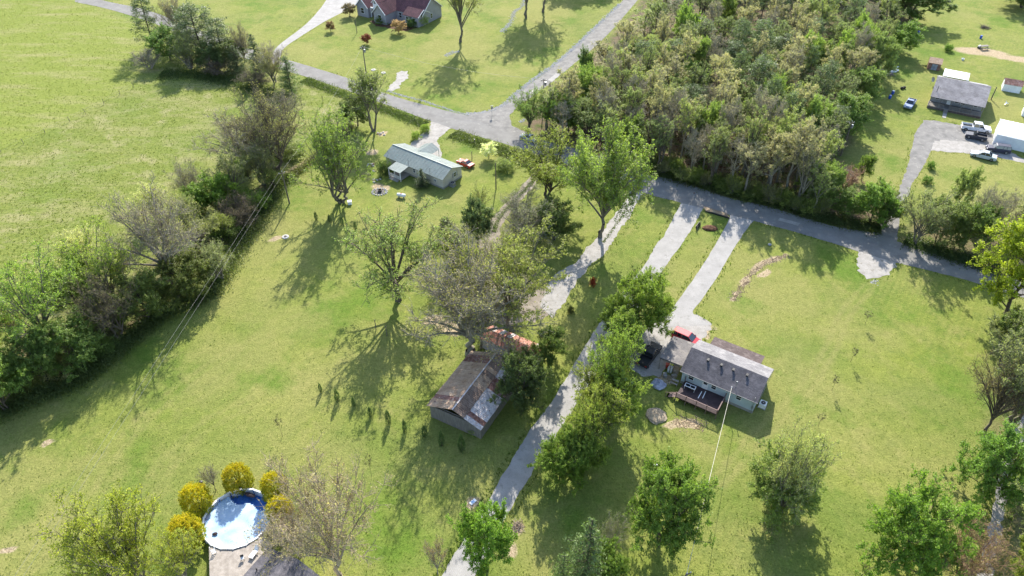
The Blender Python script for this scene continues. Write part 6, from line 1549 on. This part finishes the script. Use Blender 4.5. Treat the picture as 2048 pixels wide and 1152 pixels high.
# ------------------------------------------------------------------ poles, wires, fences, small things
def z_for(p, ty):
    lo_, hi_ = .2, 40
    for _ in range(30):
        mid_ = (lo_ + hi_) / 2
        if proj(p.x, p.y, mid_)[1] > ty: lo_ = mid_
        else: hi_ = mid_
    return lo_
def pole(label, base, ty, r=.13, arm=True, trans=False, rz=0.0, lean=(0, 0)):
    p = at(*base) if not isinstance(base, Vector) else base
    h = z_for(p, ty) if ty is not None else 9.0
    e = empty('utility_pole', p, rz); tag(e, label, 'utility pole')
    MB().tube([(0, 0, -.3), (lean[0] * .5, lean[1] * .5, h * .5), (lean[0], lean[1], h)], [r * 1.25, r * 1.1, r * .85], 8).build('pole', M['wood_pole'], e)
    if arm:
        MB().box(lean[0] - .7, lean[0] + .7, lean[1] - .06, lean[1] + .06, h - .45, h - .33).build('crossarm', M['wood_pole'], e)
        for u in (-.6, 0, .6): MB().lathe([(.05, h - .32), (.06, h - .2), (.03, h - .12)] if u else [(.05, h), (.06, h + .12), (.03, h + .2)], 6, (lean[0] + u, lean[1])).build('insulator', M['white_plastic'], e)
    if trans: MB().lathe([(.24, h - 1.7), (.26, h - 1.6), (.26, h - .9), (.2, h - .82)], 12, (.42, 0)).build('transformer', M['grey_metal'], e)
    return e, Vector((p.x + lean[0], p.y + lean[1], h))
_, q1 = pole('leaning wooden utility pole on the lawn beside the hedgerow', (579, 407), 343, .13, True, False, .6)
_, q2 = pole('utility pole with a transformer at the edge of the wood', (1681, 312), 243, .13, True, True, .3)
_, q3 = pole('thin utility pole beside the farm track', (992, 378), 326, .11, False)
_, q4 = pole('utility pole with a transformer on the brick house lawn by the road', (735, 165), 93, .13, True, True, .3)
_, q5 = pole('dark utility pole in the trees at the side road junction', (1086, 224), 158, .13, True, True, .2)
_, q6 = pole('short utility pole beside the trailer home', (1982, 199), 174, .12, False)
pole('wooden lamp pole on the brick house lawn', (714, 66), 33, .08, False)
_, q8 = pole('wooden utility pole cut by the bottom edge at the end of the pale wire', (1352, 1215), 1147, .14, True, False, .5)
_, q9 = pole('utility pole beyond the lower left corner carrying the two hedgerow wires', (113, 1310), 1200, .14, True, False, .6)
pole('bare dead pole trunk in the lawn shade below the farm track', (748, 450) if False else (796, 438), 416, .05, False, False, 0, (.15, 0))
def wire(label, a, b_, sag=1.0, r=.022, m='wire', group=None):
    pts = [a.lerp(b_, t) - Vector((0, 0, sag * 4 * t * (1 - t))) for t in [i / 16 for i in range(17)]]
    o = MB().tube(pts, r, 4).build('power_line', M[m]); tag(o, label, 'wire', group); return o
pv_ = Vector((.5, -.3, 0))
wire('left of the two pale wires slanting over the hedgerow', q1 + Vector((-.5, -.35, -.1)), q9 + Vector((-.5, -.35, -.1)), .1, .011, 'wire')
wire('right of the two pale wires slanting over the hedgerow', q1 + Vector((.5, .35, -.1)), q9 + Vector((.5, .35, -.1)), .1, .011, 'wire')
wire('wire from the leaning pole up to the pole on the brick house lawn', q1 + Vector((0, 0, .1)), q4 + Vector((0, 0, .1)), 1.2, .016)
wire('upper wire across the wood between the two transformer poles', q2 + Vector((-.5, 0, -.1)), q5 + Vector((-.3, 0, -.1)), 1.5, .03)
wire('lower wire across the wood between the two transformer poles', q2 + Vector((-.5, -.4, -1.6)), q5 + Vector((-.3, 0, -1.4)), 1.5, .03)
wire('wire over the road between the junction pole and the lawn pole', q5, q4, 1.5, .016)
hm = in_house(H1, *loc(H1, *near(1008, 760), ZE + .5), ZE + .9)
o = MB().tube([(0, 0, -.9), (0, 0, .12)], .05, 6).build('service_mast', M['white_plastic']); o.location = hm; 
tag(o, 'white service mast at the roof edge where the pale wire meets the blue grey house', 'mast')
wire('long pale service wire from the blue grey house to the bottom edge', hm, q8 + Vector((0, 0, -.2)), .5, .032, 'wire_pale')
# fence between the pastures
fe = empty('pasture_fence', at(90, 268)); tag(fe, 'thin wire fence with leaning posts between the two pastures', 'fence')
fl = [(2, 306), (48, 288), (90, 268), (140, 243), (172, 228), (208, 208), (240, 190), (268, 175)]
prev = None
for k, (x, y) in enumerate(fl):
    p = at(x, y) - fe.location; r_ = random.Random(k); q = p + Vector((r_.uniform(-.25, .25), r_.uniform(-.1, .1), 1.4))
    MB().tube([p - Vector((0, 0, .2)), q], .06, 5).build('post', M['wood_pole'], fe)
    if prev: 
        for t in (.45, .9):
            MB().tube([prev[0].lerp(prev[1], t), p.lerp(q, t)], .012, 3).build('wire', M['wire'], fe)
    prev = (p, q)
for x, y, lb in ((646, 202, 'lone fence post in the pasture below the road'), (829, 243, 'lone fence post in the ditch above the green-roofed house')):
    o = MB().tube([(0, 0, -.2), (.08, 0, 1.4)], [.07, .05], 6).box(-.03, .12, -.03, .03, 1.0, 1.06).build('fence_post', M['wood_pole']); o.location = at(x, y); tag(o, lb, 'post')
# road sign and mailbox
sg = empty('road_sign', at(984, 231), .3); tag(sg, 'small sign on a post at the road junction', 'sign')
MB().tube([(0, 0, -.1), (0, 0, 2.6)], .035, 6).build('post', M['grey_metal'], sg)
MB().box(-.36, .36, -.02, .02, 2.55, 2.72).build('street_plate', M['grey_metal'], sg)
MB().prism([(.36 * math.cos(R(22.5 + 45 * k)), 2.1 + .36 * math.sin(R(22.5 + 45 * k))) for k in range(8)], 1, -.06, -.04).build('plate', M['grey_metal'], sg)
mbx = empty('mailbox', at(949, 288), .5); tag(mbx, 'dark mailbox at the roadside ditch near the red coupe', 'mailbox')
MB().box(-.05, .05, -.05, .05, 0, 1.05).build('post', M['wood_pole'], mbx); MB().prism([(-.12, 1.05), (.12, 1.05), (.12, 1.2), (.06, 1.29), (-.06, 1.29), (-.12, 1.2)], 1, -.28, .28).build('box', M['black_metal'], mbx)
for x, y, lb in ((747, 140, 'left of two pale septic lids on the lawn beside the road pole'), (767, 146, 'right of two pale septic lids on the lawn beside the road pole'), (571, 474, 'pale round lid in the grass near the leaning pole')):
    e = empty('access_lid', at(x, y)); tag(e, lb, 'lid'); MB().lathe([(.7, 0), (.7, .12), (.6, .16)], 16).build('collar', M['stone'], e); MB().lathe([(.32, .162), (.3, .22)], 12).build('cover', M['black_metal'], e)
# barrels and yard things near the wood
for x, y, mm, lb in ((1779, 197, 'plastic_blue', 'blue barrel left of a pair beside the wood'), (1785, 188, 'white_plastic', 'white topped blue barrel right of the first by the wood'), (1836, 68, 'plastic_blue', 'blue barrel in the shade of the top right tree'), (1961, 77, 'plastic_blue', 'small blue barrel behind the picnic table')):
    e = empty('barrel', at(x, y)); tag(e, lb, 'barrel'); MB().lathe([(.32, 0), (.36, .15), (.36, .75), (.32, .9)], 12).build('body', M['plastic_blue'], e); MB().lathe([(.31, .902), (.31, .96)], 12).build('lid', M[mm], e)
for k, (x, y, lb) in enumerate(((1803, 178, 'left of two dark tubs on the lawn by the wood'), (1808, 177, 'right of two dark tubs on the lawn by the wood'), (1925, 120, 'white bucket on the lawn below the picnic table'), (1861, 168, 'dark satellite dish at the left of the trailer'), (1539, 490, 'dark ball-shaped rock near the road on the right lawn'))):
    e = empty(('tub', 'tub', 'bucket', 'satellite_dish', 'rock')[k], at(x, y)); tag(e, lb, ('tub', 'tub', 'bucket', 'dish', 'rock')[k])
    if k == 3:
        MB().tube([(0, 0, 0), (0, 0, 1.3)], .04, 6).build('post', M['grey_metal'], e); o = MB().lathe([(.05, 0), (.4, .06), (.7, .25), (.68, .25), (.38, .1), (.02, .03)], 16).build('dish', M['grey_metal'], e); o.location = (0, 0, 1.35); o.rotation_euler = (1.1, 0, .5)
    elif k == 4: lump(e, 'stone', M['grey_metal'], .35, .3, .4, 2)
    else: MB().lathe([(.35, 0), (.42, .5), (.38, .5), (.33, .1)], 12).build('body', M['white_plastic' if k == 2 else 'black_metal'], e); MB().tube([(-.38, 0, .48), (-.2, 0, .62), (.2, 0, .62), (.38, 0, .48)], .02, 4).build('handle', M['grey_metal'], e)
pc = empty('picnic_table', at(1966, 98), .2); pc.scale = (1.3, 1.3, 1.3); tag(pc, 'dark picnic table on the bare patch behind the trailer', 'table')
MB().box(-1, 1, -.4, .4, .74, .8).build('table_top', M['wood_grey'], pc)
for s_ in (-.75, .75): MB().box(-1, 1, s_ - .14, s_ + .14, .42, .47).build('seat', M['wood_grey'], pc)
for u in (-.7, .7): MB().box(u - .05, u + .05, -.8, .8, .35, .42).tube([(u, -.7, 0), (u, -.25, .74)], .05, 4).tube([(u, .7, 0), (u, .25, .74)], .05, 4).build('leg', M['wood_grey'], pc)
bq = empty('cart', at(1958, 96), .6); tag(bq, 'small white and black cart left of the picnic table', 'cart')
MB().box(-.5, .5, -.3, .3, .4, .8).build('tray', M['white_plastic'], bq)
for sx in (-.4, .4): MB().tube([(sx, -.33, .22), (sx, .33, .22)], .22, 10).build('wheel', M['rubber'], bq)
def twigpile(name, label, px, py, s_, k=40, c=(.12, .10, .08)):
    r_ = random.Random(px); mb = MB()
    for _ in range(k):
        a = r_.random() * 6.28; l = s_ * r_.uniform(.4, 1); x0, y0 = r_.uniform(-.5, .5) * s_, r_.uniform(-.5, .5) * s_
        mb.tube([(x0 - math.cos(a) * l, y0 - math.sin(a) * l, r_.uniform(0, .2)), (x0 + math.cos(a) * l, y0 + math.sin(a) * l, r_.uniform(.1, .8) * s_ * .6)], .04, 3)
    o = mb.build(name, M['bark']); o.color = (*c, 1); o.location = at(px, py); tag(o, label, 'branches')
twigpile('branch_pile', 'pile of cut branches on the lawn near the top right corner', 1970, 56, 1.8)
twigpile('branch_pile', 'broken branches lying beside the long driveway near its lower end', 1034, 1052, 1.0, 22, (.28, .22, .17))
twigpile('branch_pile', 'low grey brush heap at the wood edge above the barrels', 1780, 150, 1.6, 30, (.18, .17, .16))
for k, (x, y, l, a, lb) in enumerate(((1778, 142, 5.0, -.25, 'long grey plank at the wood edge by the dark trees'), (1790, 136, 2.5, .5, 'short white plank at the wood edge by the dark trees'))):
    o = MB().box(-l / 2, l / 2, -.25, .25, .1, .25).box(-l / 2 + .3, -l / 2 + .5, -.2, .2, 0, .1).box(l / 2 - .5, l / 2 - .3, -.2, .2, 0, .1).build('plank', M['white_metal' if k else 'wood_grey']); o.location = at(x, y); o.rotation_euler.z = a; tag(o, lb, 'plank')
un = empty('boat', at(1788, 143), .4); tag(un, 'small white covered boat at the wood edge', 'boat')
lump(un, 'hull', M['white_metal'], 1.6, .6, .6, 6, nseg=16, flat=0); MB().box(-.6, .6, -.4, .4, .55, .75).build('cover', M['silver_tarp'], un)
lc = empty('lawn_ornament', at(2012, 210), .5); tag(lc, 'white lawn ornament right of the trailer', 'ornament')
MB().tube([(-.8, 0, .2), (0, .1, .5), (.8, 0, .3)], [.12, .16, .1], 6).tube([(0, .1, .5), (.1, .5, .9)], .08, 5).build('body', M['white_plastic'], lc)
pd = empty('metal_sheet', at(946, 1004), .8); tag(pd, 'small blue and white sheet lying on the grass left of the long driveway', 'sheet')
MB().box(-.5, .5, -.25, .25, .02, .08).build('sheet', M['white_plastic'], pd); MB().box(-.2, .2, -.2, .2, .082, .12).build('patch', M['blue_tarp'], pd)
tb2 = empty('toy_slide', at(1014, 1190) if False else at(1312, 930), .4); tag(tb2, 'small white board on the grass above the solid dark green tree', 'board')
MB().box(-.35, .35, -.12, .12, .02, .1).build('board', M['white_plastic'], tb2); MB().box(-.3, -.2, -.1, .1, .102, .2).build('block', M['white_plastic'], tb2)

# ---- pale stones of the ditches: too many to count
def ditch(name, pix, width, cnt, label, m='stone', size=.22):
    L = smooth_line(world_poly(pix), 1.0); V = []; F = []; r_ = np.random.default_rng(len(pix) + cnt)
    for i in range(cnt):
        t = r_.random() * (len(L) - 1.001); j = int(t); p = L[j].lerp(L[j + 1], t - j); d = (L[j + 1] - L[j]).normalized()
        o_ = r_.normal() * width * .4; x, y = p.x - d.y * o_, p.y + d.x * o_; s_ = size * (.4 + r_.random())
        a = r_.random() * 6; b0 = len(V)
        ring = [(x + math.cos(a + k * 1.257) * s_ * (.7 + .5 * r_.random()), y + math.sin(a + k * 1.257) * s_ * (.7 + .5 * r_.random()), -.02) for k in range(5)]
        V += ring + [(x + s_ * .1, y, s_ * .55)] ; F += [(b0 + k, b0 + (k + 1) % 5, b0 + 5) for k in range(5)]
    me = D.meshes.new(name); me.from_pydata(V, [], F); me.update()
    o = link(name, me, M[m]); tag(o, label, 'stones', kind='stuff')
ditch('gravel', [(930, 228), (975, 223), (1008, 209), (1025, 192), (1045, 176), (1076, 152), (1110, 128), (1150, 93), (1190, 55), (1240, 8)], .9, 2600, 'band of pale stones along the side road ditch')
ditch('gravel', [(775, 181), (800, 190), (850, 203), (905, 222), (930, 228)], .6, 700, 'band of pale stones along the main road ditch', size=.16)
ditch('gravel', [(1050, -20), (1045, 12), (1030, 22), (1022, 42), (1012, 55), (1002, 64)], 1.0, 900, 'pale stony streamlet crossing the brick house lawn', size=.2)
ditch('gravel', [(890, 112), (905, 105), (918, 102)], 1.2, 160, 'small patch of pale stones below the tall trunk', size=.2)
ditch('gravel', [(1100, 182), (1130, 165), (1165, 138)], .5, 220, 'pale stones on the wood side of the side road', size=.15)
ditch('gravel', [(1040, 245), (1050, 238)], .6, 60, 'pale stones at the junction corner of the wood', size=.2)
ditch('gravel', [(1755, 560), (1742, 566)], .7, 90, 'loose gravel below the roadside pullout', size=.12)
ditch('rubble', [(1575, 510), (1545, 521), (1515, 536), (1492, 562), (1465, 600)], 1.1, 900, 'pale clods along the bare strip on the right lawn', 'soil', .14)
ditch('rubble', [(1350, 848), (1380, 842), (1410, 856)], 1.6, 400, 'pale clods on the bare patch below the deck', 'soil', .12)
ditch('leaf_litter', [(1560, 270), (1450, 330), (1350, 300), (1250, 260), (1400, 220), (1550, 200)], 14, 2600, 'brown leaf litter and fallen brush on the floor of the wood', 'mulch', .3)
# weeds along ditches, lush tufts
def weeds(pix, width, cnt, label, col, hgt=.5):
    L = smooth_line(world_poly(pix), 1.0); r_ = np.random.default_rng(cnt)
    t = r_.random(cnt) * (len(L) - 1.001); j = t.astype(int); A = np.array([tuple(p) for p in L]); p = A[j] + (A[j + 1] - A[j]) * (t - j)[:, None]; d = A[j + 1] - A[j]; d /= np.linalg.norm(d, axis=1, keepdims=True)
    o_ = r_.normal(size=cnt) * width * .4; C = np.stack([p[:, 0] - d[:, 1] * o_, p[:, 1] + d[:, 0] * o_, r_.random(cnt) * hgt * (.4 + .6 * fbm(p[:, 0] + o_, p[:, 1], 2.5, 4))], 1)
    lv = leaves(C, .13, r_, .3, fbm(C[:, 0], C[:, 1], 1.5, 8))
    o = link('weeds', mesh_np('weeds', lv[0], lv[1], 4, lv[2]), M['leaf']); o.color = (*col, 1); tag(o, label, 'weeds', kind='stuff')
weeds([(608, 160), (690, 190), (760, 216), (850, 250)], 2.6, 16000, 'weedy bank along the lower side of the main road', (.085, .12, .03))
weeds([(905, 268), (950, 284), (1010, 304), (1050, 322)], 3.0, 12000, 'weedy ditch between the road and the flowering tree', (.10, .13, .035))
weeds([(700, 250), (660, 292), (620, 325), (585, 350)], 2.2, 8000, 'weeds round the head of the hedgerow ditch', (.12, .13, .045), .6)
weeds([(1290, 338), (1440, 380), (1560, 410), (1655, 440), (1760, 458)], 3.0, 26000, 'dark undergrowth along the road edge of the wood', (.075, .10, .03), 1.2)
weeds([(1810, 480), (1900, 512), (2000, 540)], 3.0, 12000, 'dark undergrowth below the trees of the roadside bank', (.055, .085, .028), 1.0)
weeds([(320, 150), (400, 150), (480, 170), (570, 200)], 5, 16000, 'weeds in the shade of the roadside clump', (.07, .10, .03), .6)
weeds([(-10, 830), (60, 800), (140, 770), (205, 728), (270, 672), (335, 622), (410, 595), (445, 545), (480, 490), (520, 430), (575, 350)], 3.2, 40000, 'undergrowth along the foot of the hedgerow', (.11, .14, .045), 1.2)
weeds([(1092, 322), (1080, 344), (1048, 382), (1002, 431), (988, 465)], .7, 2600, 'grass growing along the middle of the farm track', (.12, .155, .04), .1)
weeds([(1278, 372), (1264, 400), (1236, 444), (1206, 485)], .5, 900, 'thin grass along the middle of the curved drive', (.12, .15, .05), .08)
